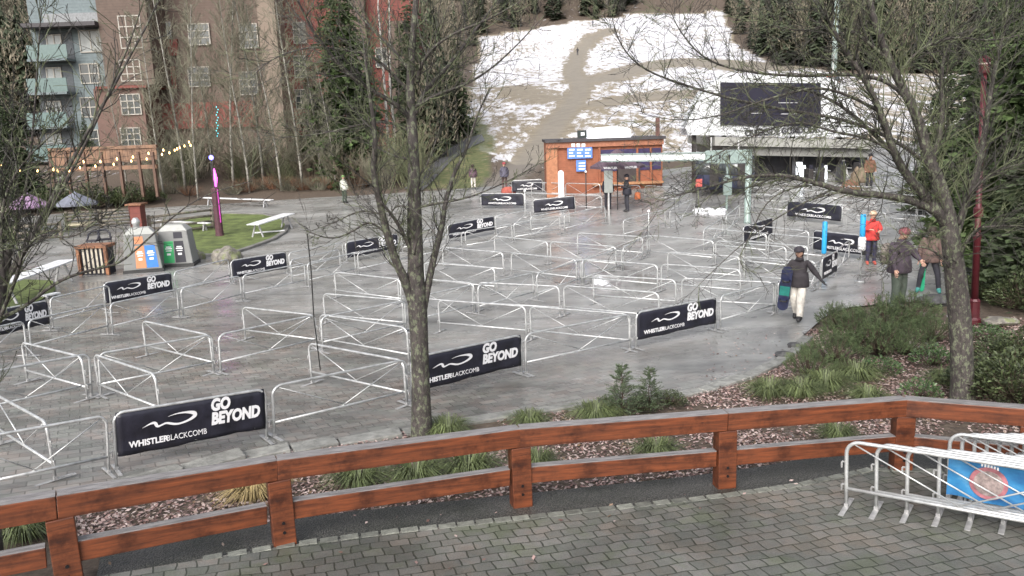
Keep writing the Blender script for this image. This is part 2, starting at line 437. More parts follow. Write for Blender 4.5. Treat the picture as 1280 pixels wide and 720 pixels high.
sheet('side_lawn', LAWN2, grassm, .05, .8)
# terrace ground left of the bins and asphalt path climbing beside the slope
pathm = simple('path asphalt', (.10, .10, .105), .45, var=.25, scale=1, bmp=.3, bscale=20)
PATH = [tuple(gp(a, b).xy) for a, b in [(528, 238), (545, 222), (565, 200), (585, 186), (606, 176), (602, 168), (580, 174), (556, 190), (535, 210), (505, 236)]]
sheet('path', PATH, pathm, .03, 1.0)

# ================================================================= RED TIMBER FENCE
def wood_mat(name, c1, c2, rough=.45, scale=(1, 14, 14)):
    m, nt, b = newmat(name)
    v = coord(nt, 'Object', scale)
    f = noisetex(nt, v, 1.6, 7, .65)
    c = ramp(nt, f, [(.3, c1), (.5, tuple((p+q)/2 for p, q in zip(c1, c2))), (.7, c2)])
    d = noisetex(nt, coord(nt, 'Object'), 2.3, 5, .7)
    c = mix(nt, 1, c, ramp(nt, d, [(.33, (.34, .30, .30)), (.5, (.95, .95, .95)), (.75, (1.25, 1.15, 1.05))]), 'MULTIPLY')
    kn = N(nt, 'ShaderNodeTexVoronoi'); kn.inputs['Scale'].default_value = 3.1; nt.links.new(coord(nt, 'Object', (1, 2, 2)), kn.inputs['Vector'])
    c = mix(nt, maprange(nt, kn.outputs['Distance'], .03, .09, .8, 0), c, (.03, .012, .01))
    nt.links.new(c, b.inputs['Base Color']); b.inputs['Roughness'].default_value = rough
    bump(nt, b, f, .35, .006); return m
REDW = wood_mat('red stained timber', (.050, .016, .009), (.205, .060, .023))
CAPW = simple('weathered wet timber top', (.21, .20, .20), .35, var=.45, scale=3, stretch=(1, 6, 6), bmp=.4)
jp = [gp(-250, 668, 1.08), gp(70, 616, 1.08), gp(345, 572, 1.08), gp(648, 533.5, 1.08), gp(907, 514, 1.08), gp(1131, 497, 1.08), gp(1292, 509, 1.08), gp(1640, 545, 1.08)]
fence = empty('timber_fence', jp[3]-V((0, 0, 1.08)), 'long red stained timber post and rail fence between the paved terrace and the planting bed', 'fence')
org = fence.location
def beam(name, a, b, wd, z0, z1, inset0=0, inset1=0, cap=True):
    a = a.copy(); b = b.copy(); d = (b-a).normalized(); a += d*inset0; b -= d*inset1
    L = (b-a).length; x = d; y = UP.cross(x).normalized(); z = x.cross(y)
    M = Matrix((x, y, z)).transposed().to_4x4(); M.translation = (a+b)/2-org
    mb = MB(); mb.box((0, 0, (z0+z1)/2-1.08), (L, wd, z1-z0))
    o = mb.build(name, REDW, fence, bevel=.008); o.matrix_local = M
    t = MB(); t.box((0, 0, z1-1.08+.004), (L-.006, wd-.012, .008)); c = t.build('weathered_top', CAPW, o)
    return o
for i in range(len(jp)-1):
    beam('top_rail', jp[i], jp[i+1], .19, .83, 1.075, .004, .004)
    beam('lower_rail', jp[i], jp[i+1], .13, .31, .53, .13, .13)
for i in range(0, len(jp)):
    p = jp[i]; a = jp[max(i-1, 0)]; c = jp[min(i+1, len(jp)-1)]; d = (c-a); ang = math.atan2(d.y, d.x)
    mb = MB(); mb.box((0, 0, .40), (.26, .21, .855))
    o = mb.build('post', REDW, fence, bevel=.01); o.matrix_local = Matrix.Translation(V((p.x, p.y, p.z-1.08))-org) @ Matrix.Rotation(ang, 4, 'Z')
    for zz in (.18, .30):
        bt = MB(); bt.tube([(0, -.104, zz), (0, -.112, zz)], .02, 8); bt.build('bolt', simple('dark iron', (.03, .03, .032), .4, .7), o)

# ================================================================= CROWD BARRIERS
STEEL = simple('galvanised steel tube', (.54, .55, .55), .36, .5, var=.28, scale=7)
FOOTM = simple('worn steel foot plate', (.40, .40, .40), .5, .4, var=.35, scale=10)
BANM = simple('black vinyl banner', (.016, .016, .026), .42, var=.6, scale=3, bmp=.5, bscale=6)
WHITE = simple('white print', (.80, .80, .82), .6, var=.04)
Lb, Hb = 2.5, .9
def arc_frame(L, H, r=.16, n=7):
    pts = [V((0, 0, .03)), V((0, 0, H-r-.3)), V((0, 0, H-r))]
    for k in range(1, n): a = math.pi/2*k/n; pts.append(V((r-r*math.cos(a), 0, H-r+r*math.sin(a))))
    q = [V((L-p.x, 0, p.z)) for p in pts][::-1]
    return pts+[V((r, 0, H))]+[V((L-r, 0, H))]+q
def text_mesh(body, size, bold=0.0, mat=None, parent=None, name='lettering', M=None, align='CENTER', sx=1.0, shear=0.0, ext=.002):
    cu = bpy.data.curves.new('t', 'FONT'); cu.body = body; cu.size = size; cu.align_x = align; cu.align_y = 'CENTER'
    cu.offset = bold*1.6; cu.extrude = ext; cu.resolution_u = 3; cu.shear = shear; cu.space_line = .86
    o = bpy.data.objects.new('t', cu); C.objects.link(o)
    dg = bpy.context.evaluated_depsgraph_get(); me = bpy.data.meshes.new_from_object(o.evaluated_get(dg)); bpy.data.objects.remove(o)
    T = Matrix.Diagonal((sx, 1, 1, 1)); me.transform(Matrix.Rotation(R(90), 4, 'X') @ T)
    me.materials.clear(); me.materials.append(mat)
    o = bpy.data.objects.new(name, me); C.objects.link(o)
    if parent: o.parent = parent
    if M is not None: o.matrix_local = M
    return o
def swoosh(mb, cx, cz, wd, y=0.0, th=.003):
    """the wave and loop emblem: a ribbon that swells and thins"""
    P = [(645, 562, 1), (665, 555, 3), (690, 545, 7), (715, 536, 10), (740, 532, 14), (758, 537, 19), (764, 553, 22), (772, 568, 17), (790, 570, 11), (815, 562, 10), (850, 552, 11), (885, 562, 15), (920, 574, 14), (955, 579, 12), (1000, 575, 12), (1050, 562, 14), (1090, 545, 19), (1112, 525, 26), (1106, 507, 27), (1075, 495, 20), (1030, 488, 12), (980, 485, 8), (930, 488, 5), (870, 500, 1)]
    s = wd/495; pts = [V(((x-892)*s, 0, -(y_-530)*s)) for x, y_, w_ in P]; ws = [w_*s*1.35 for _, _, w_ in P]
    # smooth by subdividing
    for _ in range(2):
        q = [pts[0]]; u = [ws[0]]
        for i in range(len(pts)-1): q += [pts[i]*.75+pts[i+1]*.25, pts[i]*.25+pts[i+1]*.75]; u += [ws[i]*.75+ws[i+1]*.25, ws[i]*.25+ws[i+1]*.75]
        q.append(pts[-1]); u.append(ws[-1]); pts, ws = q, u
    L = []; Rr = []
    for i, p in enumerate(pts):
        t = (pts[min(i+1, len(pts)-1)]-pts[max(0, i-1)]).normalized(); n = V((-t.z, 0, t.x)); L.append(p+n*ws[i]/2); Rr.append(p-n*ws[i]/2)
    n = len(pts); vs = [q+V((cx, y, cz)) for q in L+Rr]; fs = [(i, i+1, n+i+1, n+i) for i in range(n-1)]
    vs += [v+V((0, -th, 0)) for v in vs]; fs += [tuple(2*n+j for j in f[::-1]) for f in fs[:n-1]]
    mb.add(vs, fs)
def make_barrier(banner=None):
    e = bpy.data.objects.new('crowd_barrier', None); C.objects.link(e); e.empty_display_size = .2
    mb = MB(); mb.tube(arc_frame(Lb, Hb), .024, 7); mb.tube([(.0, 0, .27), (Lb, 0, .27)], .022, 7)
    mb.build('frame', STEEL, e, True)
    for x0 in (.10, Lb-.10):
        m2 = MB(); m2.tube([(x0, 0, Hb-.035), (Lb/2+(.04 if x0 < 1 else -.04), 0, .285)], .0105, 5); m2.build('brace', STEEL, e, True)
    for x0 in (.0, Lb):
        m3 = MB(); m3.box((x0, 0, .018), (.065, .56, .012)); m3.box((x0, .14, .03), (.05, .2, .012)); m3.box((x0, 0, .045), (.05, .05, .05))
        m3.build('foot', FOOTM, e, bevel=.004)
        s = -1 if x0 < 1 else 1
        for z in (.32, .62):
            m4 = MB(); m4.tube([(x0+s*.015, 0, z), (x0+s*.052, 0, z), (x0+s*.058, 0, z-.008), (x0+s*.058, 0, z-.08)], .011, 5); m4.build('hook', FOOTM, e)
    if banner is not None:
        z0, z1, two = banner; nx, nz = 26, 8; vs = []; fs = []
        for s in (-1, 1):
            k = len(vs)
            for j in range(nz+1):
                for i in range(nx+1):
                    x = .03+(Lb-.06)*i/nx; z = z0+(z1-z0)*j/nz
                    b_ = .007*math.sin(x*7+j*.5+s)*(1-(j/nz)**3)+.005*math.sin(x*17+j)+.004*math.sin(x*31-j*1.3)
                    if j == nz: x, z, b_ = x, z1, 0
                    zz = z-(.012*math.sin(x*2.6)+.006*math.sin(x*9) if j == 0 else 0)
                    vs.append((x, s*(.030 if j < nz else .008)+(b_ if j < nz else 0), zz))
            for j in range(nz):
                for i in range(nx):
                    a = k+j*(nx+1)+i; f = (a, a+1, a+nx+2, a+nx+1); fs.append(f if s < 0 else f[::-1])
        h = (nx+1)*(nz+1)
        for i in range(nx): a = nz*(nx+1)+i; fs.append((a, a+1, h+a+1, h+a)); fs.append((i+1, i, h+i, h+i+1))
        for j in range(nz):
            a = j*(nx+1); fs.append((a+nx+1, a, h+a, h+a+nx+1)[::-1]); a += nx; fs.append((a+nx+1, a, h+a, h+a+nx+1))
        mb = MB(); mb.add(vs, fs); bo = mb.build('banner', BANM, e, True)
        H = z1-z0; cz = (z0+z1)/2
        lg = MB(); 
        if two:
            swoosh(lg, .86, cz+.09*H/.6, .80*H/.6, -.042); lg.build('logo', WHITE, bo)
            text_mesh('WHISTLER', .115*H/.6, .003, WHITE, bo, 'name_lettering', Matrix.Translation((.20, -.042, cz-.17*H/.6)), 'LEFT', sx=1.0)
            text_mesh('BLACKCOMB', .115*H/.6, .0, WHITE, bo, 'name_lettering', Matrix.Translation((1.44, -.042, cz-.17*H/.6)), 'RIGHT', sx=.86)
            text_mesh('GO\nBEYOND', .235*H/.6, .009, WHITE, bo, 'slogan_lettering', Matrix.Translation((1.52, -.042, cz+.085*H/.6)), 'LEFT', sx=.80, shear=.12)
        else:
            swoosh(lg, Lb/2, cz+.06, .95*H/.6, -.042); lg.build('logo', WHITE, bo)
            text_mesh('WHISTLERBLACKCOMB', .13*H/.6, .001, WHITE, bo, 'name_lettering', Matrix.Translation((Lb/2, -.042, cz-.19*H/.6)))
    return e
PB = make_barrier(); PBAN = make_barrier((.23, .905, True)); PLOGO = make_barrier((.20, .905, False))
protos = {'b': [PB, False], 'n': [PBAN, False], 'l': [PLOGO, False]}
def place_barrier(a, b, kind, label, group, anchor_b=False):
    """a, b: ends of the barrier on the ground"""
    p, used = protos[kind]
    e = p if not used else copy_tree(p)
    protos[kind][1] = True
    d = b-a; L = d.length; x = d.normalized(); y = UP.cross(x).normalized(); z = x.cross(y)
    if anchor_b: a = b-x*min(L, Lb)
    M = Matrix((x, y, z)).transposed().to_4x4(); M.translation = a
    if anchor_b: L = min(L, Lb)
    e.matrix_world = M @ Matrix.Diagonal((max(.55, min(1.25, L/Lb)), 1, 1, 1))
    tag(e, label, 'barrier', group); return e
def gb(px, py): return gp(px, py, Hb)-V((0, 0, Hb))
# rows: (description, [(kind, x1, y1, x2, y2), ...]) with the top rail ends as sighted
ROWS = [
 ('front row', 'crowd barriers of the front row', [('b', -72, 556, 126, 521), ('n', 136, 518, 327, 487), ('b', 337, 484, 505, 450), ('n', 512, 448, 650, 419), ('b', 656, 418, 787, 393), ('n', 795, 391, 895, 372), ('b', 901, 370, 970, 353), ('n', 973, 352, 1000, 340), ('b', 1003, 338, 1026, 326), ('n', 1028, 323, 1044, 315), ('b', 1046, 313, 1062, 300)]),
 ('outermost row beside the lawn', 'crowd barriers of the outermost row', [('n', -25, 392, 57, 376), ('b', 61, 373, 135, 357), ('n', 128, 354, 213, 341), ('b', 217, 340, 285, 324), ('n', 288, 326, 357, 315), ('b', 361, 316, 428, 303), ('n', 432, 303, 497, 292), ('b', 502, 292, 557, 282), ('n', 560, 281, 618, 270), ('b', 620, 270, 664, 262)]),
 ('second row from the lawn', 'crowd barriers of the second outer row', [('b', -78, 426, 27, 402), ('b', 33, 401, 130, 380), ('b', 136, 380, 220, 362), ('b', 225, 361, 299, 345), ('b', 303, 344, 380, 329), ('b', 384, 329, 443, 316), ('b', 447, 316, 512, 303), ('b', 516, 302, 577, 290), ('b', 582, 289, 640, 280), ('b', 643, 279, 700, 270), ('b', 706, 269, 757, 257)]),
 ('third row from the lawn', 'crowd barriers of the third row', [('b', -85, 479, 107, 443), ('b', 119, 443, 262, 419), ('b', 271, 419, 392, 394), ('b', 400, 397, 505, 376), ('b', 512, 373, 590, 356), ('b', 597, 357, 666, 341), ('b', 671, 342, 726, 325), ('b', 728, 325, 777, 310), ('b', 779, 309, 812, 293)]),
 ('short run between the lawn rows', 'crowd barriers of the short run', [('b', 363, 325, 424, 312), ('b', 664, 271, 712, 262)]),
 ('middle divider line', 'crowd barriers of the middle divider line', [('b', 497, 346, 592, 354), ('b', 598, 353, 699, 358), ('b', 705, 357, 824, 366)]),
 ('divider line behind front banners', 'crowd barriers of the near divider line', [('b', 548, 375, 657, 383), ('b', 663, 383, 787, 393)]),
 ('upper divider line', 'crowd barriers of the upper divider line', [('b', 553, 309, 634, 316), ('b', 639, 316, 726, 325), ('b', 730, 324, 822, 331), ('b', 827, 330, 926, 337)]),
 ('far left divider line', 'crowd barriers of the far left divider line', [('b', 530, 328, 632, 336), ('b', 618, 295, 684, 302), ('b', 688, 302, 778, 309)]),
 ('far divider line', 'crowd barriers of the far divider line', [('b', 722, 291, 804, 296), ('b', 809, 294, 892, 301), ('b', 895, 301, 983, 309)]),
 ('lines left of the walking man', 'crowd barriers beside the walking man', [('b', 742, 344, 845, 350), ('b', 853, 348, 968, 353), ('b', 835, 315, 925, 321), ('b', 931, 321, 1020, 327)]),
 ('lines below the gantry post', 'crowd barriers below the gantry post', [('b', 880, 285, 958, 292), ('b', 961, 292, 1029, 298), ('b', 932, 281, 1011, 289), ('b', 930, 301, 1010, 308)]),
 ('cross dividers on the left', 'crowd barriers set across the lanes on the left', [('b', -75, 455, 58, 528), ('b', 27, 428, 102, 446), ('b', 118, 443, 194, 468), ('b', 178, 401, 262, 419), ('b', 303, 384, 393, 394), ('b', 400, 393, 510, 410), ('b', 386, 429, 505, 451), ('b', 404, 367, 503, 375), ('b', 418, 340, 500, 349)]),
 ('group near the ticket kiosk', 'crowd barriers near the kiosk', [('b', 664, 228, 704, 229), ('b', 707, 229, 750, 230), ('b', 656, 241, 702, 243), ('b', 705, 243, 752, 245), ('b', 780, 275, 832, 262), ('b', 838, 262, 872, 246), ('b', 758, 231, 800, 232), ('b', 806, 232, 846, 234), ('b', 880, 287, 904, 272), ('b', 908, 270, 925, 256)]),
]
for yi, (x0, y0, x1, y1, n) in enumerate([(935, 227, 1180, 238, 6), (935, 234, 1200, 247, 6), (940, 243, 1250, 263, 6), (1058, 262, 1260, 279, 4)]):
    nm = ['farthest', 'second farthest', 'third farthest', 'nearest'][yi]
    L_ = [('b', x0+(x1-x0)*k/n+1, y0+(y1-y0)*k/n, x0+(x1-x0)*(k+1)/n-1, y0+(y1-y0)*(k+1)/n) for k in range(n)]
    ROWS.append(('%s rail line by the station' % nm, 'crowd barriers in front of the gondola station', L_))
for desc, grp, lst in ROWS:
    nb = {}
    tot = {k: sum(1 for q in lst if q[0] == k) for k in 'bn'}
    for k, x1, y1, x2, y2 in lst:
        nb[k] = nb.get(k, 0)+1
        kind = 'bare steel barrier' if k == 'b' else 'black slogan banner barrier'
        pos = ('%s from the left' % ORD[nb[k]-1]) if tot[k] > 1 else 'the only one of its kind'
        place_barrier(gb(x1, y1), gb(x2, y2), k, '%s, %s in the %s' % (kind, pos, desc), grp, x1 < 0)
for (x1, y1, x2, y2), lab in [((601, 242, 655, 242), 'barrier with black logo banner, left of the two near the white totem sign'), ((667, 250, 719, 245), 'barrier with black logo banner, right of the two near the white totem sign'), ((984, 251, 1053, 257), 'barrier with a wide black logo banner behind the blue padded post'), ((1017, 288, 1092, 296), 'barrier with a black logo banner at the knees of the person in red'), ((930, 283, 966, 272), 'slanted barrier with a black logo banner at the foot of the gantry post'), ((640, 226, 678, 224), 'dark banner barrier in front of the left corner of the wooden kiosk')]:
    place_barrier(gb(x1, y1), gb(x2, y2), 'l', lab, 'barriers with a single logo banner')
# the nested stack stored on the terrace, staggered along the fence
a0 = gp(1062, 553, Hb)-V((0, 0, Hb)); b0 = gp(1282, 587, Hb)-V((0, 0, Hb)); dd = (b0-a0); dd.z = 0; dd.normalize(); nn = V((-dd.y, dd.x, 0))
for k in range(8):
    a = a0+dd*(.335*k)+nn*(.085*k); a.z = zg(a.x, a.y)+.012; b = a+dd*2.5; b.z = zg(b.x, b.y)+.012
    e = place_barrier(a, b, 'b', 'stored steel barrier, %s from the left in the nested stack on the terrace' % ORD[k], 'barriers stacked on the terrace')
for k in range(8):
    a = a0+dd*(1.02+.13*k)+nn*(.98+.075*k); a.z = zg(a.x, a.y)+.012; b = a+dd*2.5; b.z = zg(b.x, b.y)+.012
    place_barrier(a, b, 'b', 'stored steel barrier, %s from the front in the rear bundle against the fence' % ORD[k], 'barriers stacked against the fence')

# ================================================================= BUILDINGS
def k_(Y): return Y/FPX/math.cos(PITCH)*1.0
def fbox(mb, x0, y0, x1, y1, Y, dep, dy=0.0):
    """a box whose front face stands at distance Y and covers that stretch of the view; dep metres deep"""
    c = at((x0+x1)/2, (y0+y1)/2, Y); wd = (at(x1, (y0+y1)/2, Y)-at(x0, (y0+y1)/2, Y)).length; ht = (at((x0+x1)/2, y0, Y)-at((x0+x1)/2, y1, Y)).length
    mb.box((c.x, Y+dep/2-dy, c.z), (wd, dep, ht)); return c, wd, ht
def part(name, mat, parent, rects, Y, dep, dy=0.0, bevel=0):
    mb = MB()
    for r in rects: fbox(mb, *r, Y, dep, dy)
    o = mb.build(name, mat, None, bevel=bevel); o.parent = parent; o.matrix_parent_inverse = Matrix.Translation(-parent.location); return o
def lapmat(name, col, pitch=3.2, rough=.75, var=.15):
    m, nt, b = newmat(name)
    wv = N(nt, 'ShaderNodeTexWave'); wv.wave_type = 'BANDS'; wv.bands_direction = 'Z'; wv.wave_profile = 'SAW'; wv.inputs['Scale'].default_value = pitch
    nt.links.new(coord(nt, 'Object'), wv.inputs['Vector'])
    f = noisetex(nt, coord(nt, 'Object'), 3, 5)
    c = ramp(nt, f, [(.3, tuple(q*(1-var) for q in col)), (.7, tuple(q*(1+var) for q in col))])
    c = mix(nt, .6, c, ramp(nt, wv.outputs['Fac'], [(0, (.45, .45, .45)), (.15, (1, 1, 1))]), 'MULTIPLY')
    nt.links.new(c, b.inputs['Base Color']); b.inputs['Roughness'].default_value = rough; bump(nt, b, wv.outputs['Fac'], .4, .02); return m
GREY_S = lapmat('grey green siding', (.15, .185, .195), 1.1); BROWN_S = lapmat('brown siding', (.115, .082, .066), 1.3); RED_S = lapmat('dull red siding', (.17, .05, .04), 1.3)
TAN = simple('tan stucco', (.21, .165, .13), .8, var=.1); TRIM = simple('cream window frame', (.38, .36, .32), .6, var=.05)
m, nt, b = newmat('window glass'); b.inputs['Base Color'].default_value = (.06, .07, .075, 1); b.inputs['Roughness'].default_value = .12; b.inputs['Specular IOR Level'].default_value = .8
GLASS = m
GLASSL = simple('curtained window glass', (.28, .30, .30), .25, var=.2, scale=1.2)
RAILG = simple('pale green balcony glass', (.12, .175, .17), .25, var=.1)
DARKR = simple('dark roof edge', (.05, .045, .05), .6)
HY = 78.0
hb = at(190, 215, HY); hb.z = zg(hb.x, HY)-1
hotel = empty('hotel_building', hb, 'multi storey hotel with grey green siding, balconies and brick red wings behind bare trees', 'building')
def window(x0, y0, x1, y1, nx, nz, Y, lit=False, gm=None):
    mb = MB(); c, wd, ht = fbox(mb, x0, y0, x1, y1, Y, .06, .05); mb = MB(); t = .09
    P = V((c.x, Y-.06, c.z))
    for i in range(nx+1): mb.box(P+V((-wd/2+wd*i/nx, 0, 0)), (t, .1, ht+t))
    for j in range(nz+1): mb.box(P+V((0, -.003, -ht/2+ht*j/nz)), (wd+t, .1, t))
    f = mb.build('window', TRIM, None); f.parent = hotel; f.matrix_parent_inverse = Matrix.Translation(-hotel.location)
    g = MB(); g.box(P+V((0, .03, 0)), (wd, .02, ht)); go = g.build('pane', gm or GLASS, None); go.parent = f
    return f
part('wall', GREY_S, hotel, [(44, -60, 130, 215)], HY, 8)
part('stair_tower', BROWN_S, hotel, [(130, -60, 191, 108)], HY, 8, 1.2)
part('tower_base', lapmat('red brown brick base', (.145, .088, .072), 2.6), hotel, [(131, 111.5, 191, 222)], HY, 8, 1.1)
part('cornice', RED_S, hotel, [(129, 108, 192, 111.4)], HY, 8.4, 1.5)
part('rear_wing', BROWN_S, hotel, [(191, -60, 338, 222)], HY+3, 8)
part('red_panel', RED_S, hotel, [(191, 50, 224, 70)], HY+3, .3, .4); part('red_panel', RED_S, hotel, [(191, 84, 222, 112)], HY+3, .3, .4); part('red_panel', RED_S, hotel, [(196, 128, 320, 160)], HY+3, .3, .4)
part('corner_column', TAN, hotel, [(329, -60, 351, 215)], HY, 3, .5)
part('red_wing', RED_S, hotel, [(351, -60, 520, 215)], HY+4, 8); part('dark_bay', BROWN_S, hotel, [(430, -60, 462, 215)], HY+4, 2, 1.2); part('dark_bay', BROWN_S, hotel, [(492, 30, 522, 215)], HY+4, 2, 1.4)
for q in ((100, 38, 127, 65, 2, 1, GLASSL), (101, 80, 124, 104, 2, 2, GLASS), (102, 122, 124, 146, 2, 2, GLASS), (102, 163, 124, 184, 2, 2, GLASS)): window(*q[:6], HY, gm=q[6])
for q in ((150, 20, 177, 60, 3, 3, GLASSL), (151, 75, 176, 101, 3, 3, GLASS), (152, 118, 176, 143, 3, 3, GLASS), (152, 160, 176, 182, 3, 3, GLASS)): window(*q[:6], HY-1.15, gm=q[6])
window(197, 28, 214, 48, 2, 1, HY+2.9, gm=GLASSL)
for q in ((367, 28, 382, 54), (368, 70, 382, 97), (370, 112, 383, 136), (470, 60, 484, 84), (300, 30, 322, 60), (300, 90, 322, 118), (236, 30, 262, 56), (236, 84, 262, 108)): window(*q, 2, 3, HY+3.9 if q[0] > 350 or q[0] < 300 and False else (HY+3.9 if q[0] > 350 else HY+2.9))
for i, yb in enumerate((75, 116, 158, 198)):
    part('recess_shade_panel', simple('painted recess shade', (.10, .11, .12), .9), hotel, [(52, yb-34, 92, yb)], HY, .1, .06)  # flat panel on the wall; the balcony opening's shade is put into its colour
    part('balcony_slab', GREY_S, hotel, [(46, yb, 95, yb+3)], HY, 1.6, 1.6)
    r_ = part('balcony_rail', RAILG, hotel, [(46, yb-17, 95, yb)], HY, .08, 1.6)
    window(60, yb-31, 78, yb-2, 2, 1, HY-.08, gm=GLASSL)
part('eave', DARKR, hotel, [(40, 31, 131, 36)], HY, 6, 1.9)
part('roof', simple('grey metal roof', (.20, .21, .22), .5), hotel, [(60, 18, 131, 31)], HY, 5, .8)

# terrace of orange planks with bare string lights
ty = 56.0; tb = at(130, 212, ty)
ter = empty('timber_terrace', V((tb.x, ty, zg(tb.x, ty))), 'long raised terrace wall of orange brown planks below the hotel', 'terrace')
OW = wood_mat('orange cedar plank', (.15, .085, .055), (.27, .16, .10), .6, (14, 14, 1))
mb = MB(); n = 44
for i in range(n):
    x0 = 62+i*3.05; fbox(mb, x0, 187-i*.06, x0+2.9, 208-i*.2, ty, .06, rnd.uniform(0, .03))
o = mb.build('plank_wall', OW, None); o.parent = ter; o.matrix_parent_inverse = Matrix.Translation(-ter.location)
part('top_cap', OW, ter, [(60, 183, 196, 187)], ty, .3, .1); part('beam', OW, ter, [(60, 208, 196, 213)], ty, .3, .05)
for x in (66, 86, 108, 130, 152, 176, 194): part('post', simple('dark post', (.12, .07, .05), .7), ter, [(x-1.5, 190, x+1.5, 246)], ty, .25, .12)
LAMP = simple('bulb', (1, .8, .45), .5, emit=(1, .56, .2), estr=4.5)
def string_light(pts, Y0, Y1, lab):
    e = empty('string_light', at(*pts[0], Y0), lab, 'lights', 'strings of bulbs over the left patio'); P = []
    n = 24; tot = len(pts)-1
    for i in range(n+1):
        t = i/n*tot; k = min(int(t), tot-1); f = t-k; Y = Y0+(Y1-Y0)*i/n
        p = at(pts[k][0]+(pts[k+1][0]-pts[k][0])*f, pts[k][1]+(pts[k+1][1]-pts[k][1])*f, Y); P.append(p-V((0, 0, .10*(math.sin(f*math.pi)))))
    mb = MB(); mb.tube(P, .012, 4); c = mb.build('cable', simple('black cable', (.02, .02, .02), .6), e); c.matrix_parent_inverse = Matrix.Translation(-e.location)
    for p in P[::2]:
        b_ = MB(); b_.lathe([(.0, -.17), (.04, -.14), (.05, -.09), (.03, -.02), (.02, .0)], p, 8); q = b_.build('bulb', LAMP, e, True); q.matrix_parent_inverse = Matrix.Translation(-e.location)
string_light([(2, 206), (55, 211), (100, 200), (150, 196), (197, 186), (238, 180)], 44, 52, 'lower string of warm bulbs in front of the orange terrace')
string_light([(72, 212), (105, 206), (160, 200), (206, 190), (222, 183), (236, 176)], 48, 55, 'upper string of warm bulbs sagging across the orange terrace')

# gondola station
gy = 46.2; gb0 = at(968, 232, gy)
gs_ = empty('gondola_station', V((gb0.x, gy, zg(gb0.x, gy))), 'gondola station with a white arched front, large black screen and dark open entrance', 'building')
def out(px): return [((at(x, y, gy)-V((gb0.x, 0, gs_.location.z))).x, (at(x, y, gy)-V((gb0.x, 0, gs_.location.z))).z) for x, y in px]
PW = simple('white panel', (.66, .68, .70), .45, var=.08, scale=1); FG = simple('grey fascia', (.30, .30, .28), .6, var=.1, scale=1)
shell = [(860, 169), (857, 160), (862, 148), (870, 133), (880, 118), (890, 107), (904, 99), (940, 96), (1000, 96), (1030, 98), (1048, 104), (1060, 116), (1069, 134), (1076, 152), (1078, 162), (1076, 172)]
def gpart(name, mat, px, y0, th, bevel=0):
    mb = MB(); mb.poly(out(px), th); o = mb.build(name, mat, gs_, bevel=bevel); o.location = (0, y0, 0); return o
gpart('arched_front', PW, shell, 0, 1.2, .05); gpart('arch_rim', PW, [(x, y-(3 if 870 < x < 1070 else 0)) for x, y in shell], .15, 1.6)
scr = simple('black display screen', (.016, .015, .03), .35, var=.2, scale=1)
so = gpart('screen', scr, [(900, 103), (1025, 104), (1025, 158), (900, 156)], -.12, .1)
for (x0, x1, y) in ((972, 996, 128), (975, 998, 142), (938, 952, 141)):
    gpart('screen_line', simple('dim screen text', (.4, .4, .42), .5), [(x0, y), (x1, y), (x1, y+1), (x0, y+1)], -.135, .01)
p = out([(976, 164.3)])[0]
text_mesh('CREEKSIDE GONDOLA', .50, .008, simple('dark lettering', (.05, .05, .06), .5), gs_, 'station_lettering', Matrix.Translation((p[0], -.06, p[1])) @ Matrix.Rotation(R(-1.2), 4, 'Y'), sx=.80, ext=.03)
lg = MB(); p = out([(925, 162)])[0]; swoosh(lg, p[0], p[1], .9, -.06, .02); lg.build('logo', MATS['dark lettering'], gs_)
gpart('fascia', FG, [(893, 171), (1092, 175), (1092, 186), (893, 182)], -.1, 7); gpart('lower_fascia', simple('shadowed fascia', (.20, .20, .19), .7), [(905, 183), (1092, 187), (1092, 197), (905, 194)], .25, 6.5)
gpart('back_wall', simple('painted interior shade', (.035, .034, .04), .8, var=.5, scale=1), [(905, 190), (1098, 196), (1098, 250), (905, 250)], 2.0, .3)  # wall set close behind the front, gloom of the deep entrance painted into it
for x in (871, 894, 912, 1000, 1060, 1092): gpart('column', simple('dark steel column', (.05, .045, .045), .5, .3), [(x-2, 168), (x+2, 168), (x+2, 246), (x-2, 246)], .5+.5*(x > 900), .4)
for (x0, x1, y0, y1) in ((998, 1006, 203, 219), (1003, 1010, 207, 224), (1029, 1037, 207, 225)):
    gpart('lit_notice', simple('backlit notice', (.8, .85, .9), .5, emit=(.85, .92, 1), estr=.9), [(x0, y0), (x1, y0), (x1, y1), (x0, y1)], .35, .06)
gpart('machinery', simple('grey lift machinery', (.16, .17, .18), .5, .4, var=.4), [(1035, 215), (1062, 214), (1064, 232), (1036, 232)], 2.2, 1.5, .1)
gpart('ramp_rail', simple('pale rail', (.5, .5, .5), .5), [(1055, 200), (1057.5, 200), (1063, 221), (1060.5, 221)], .2, .1)

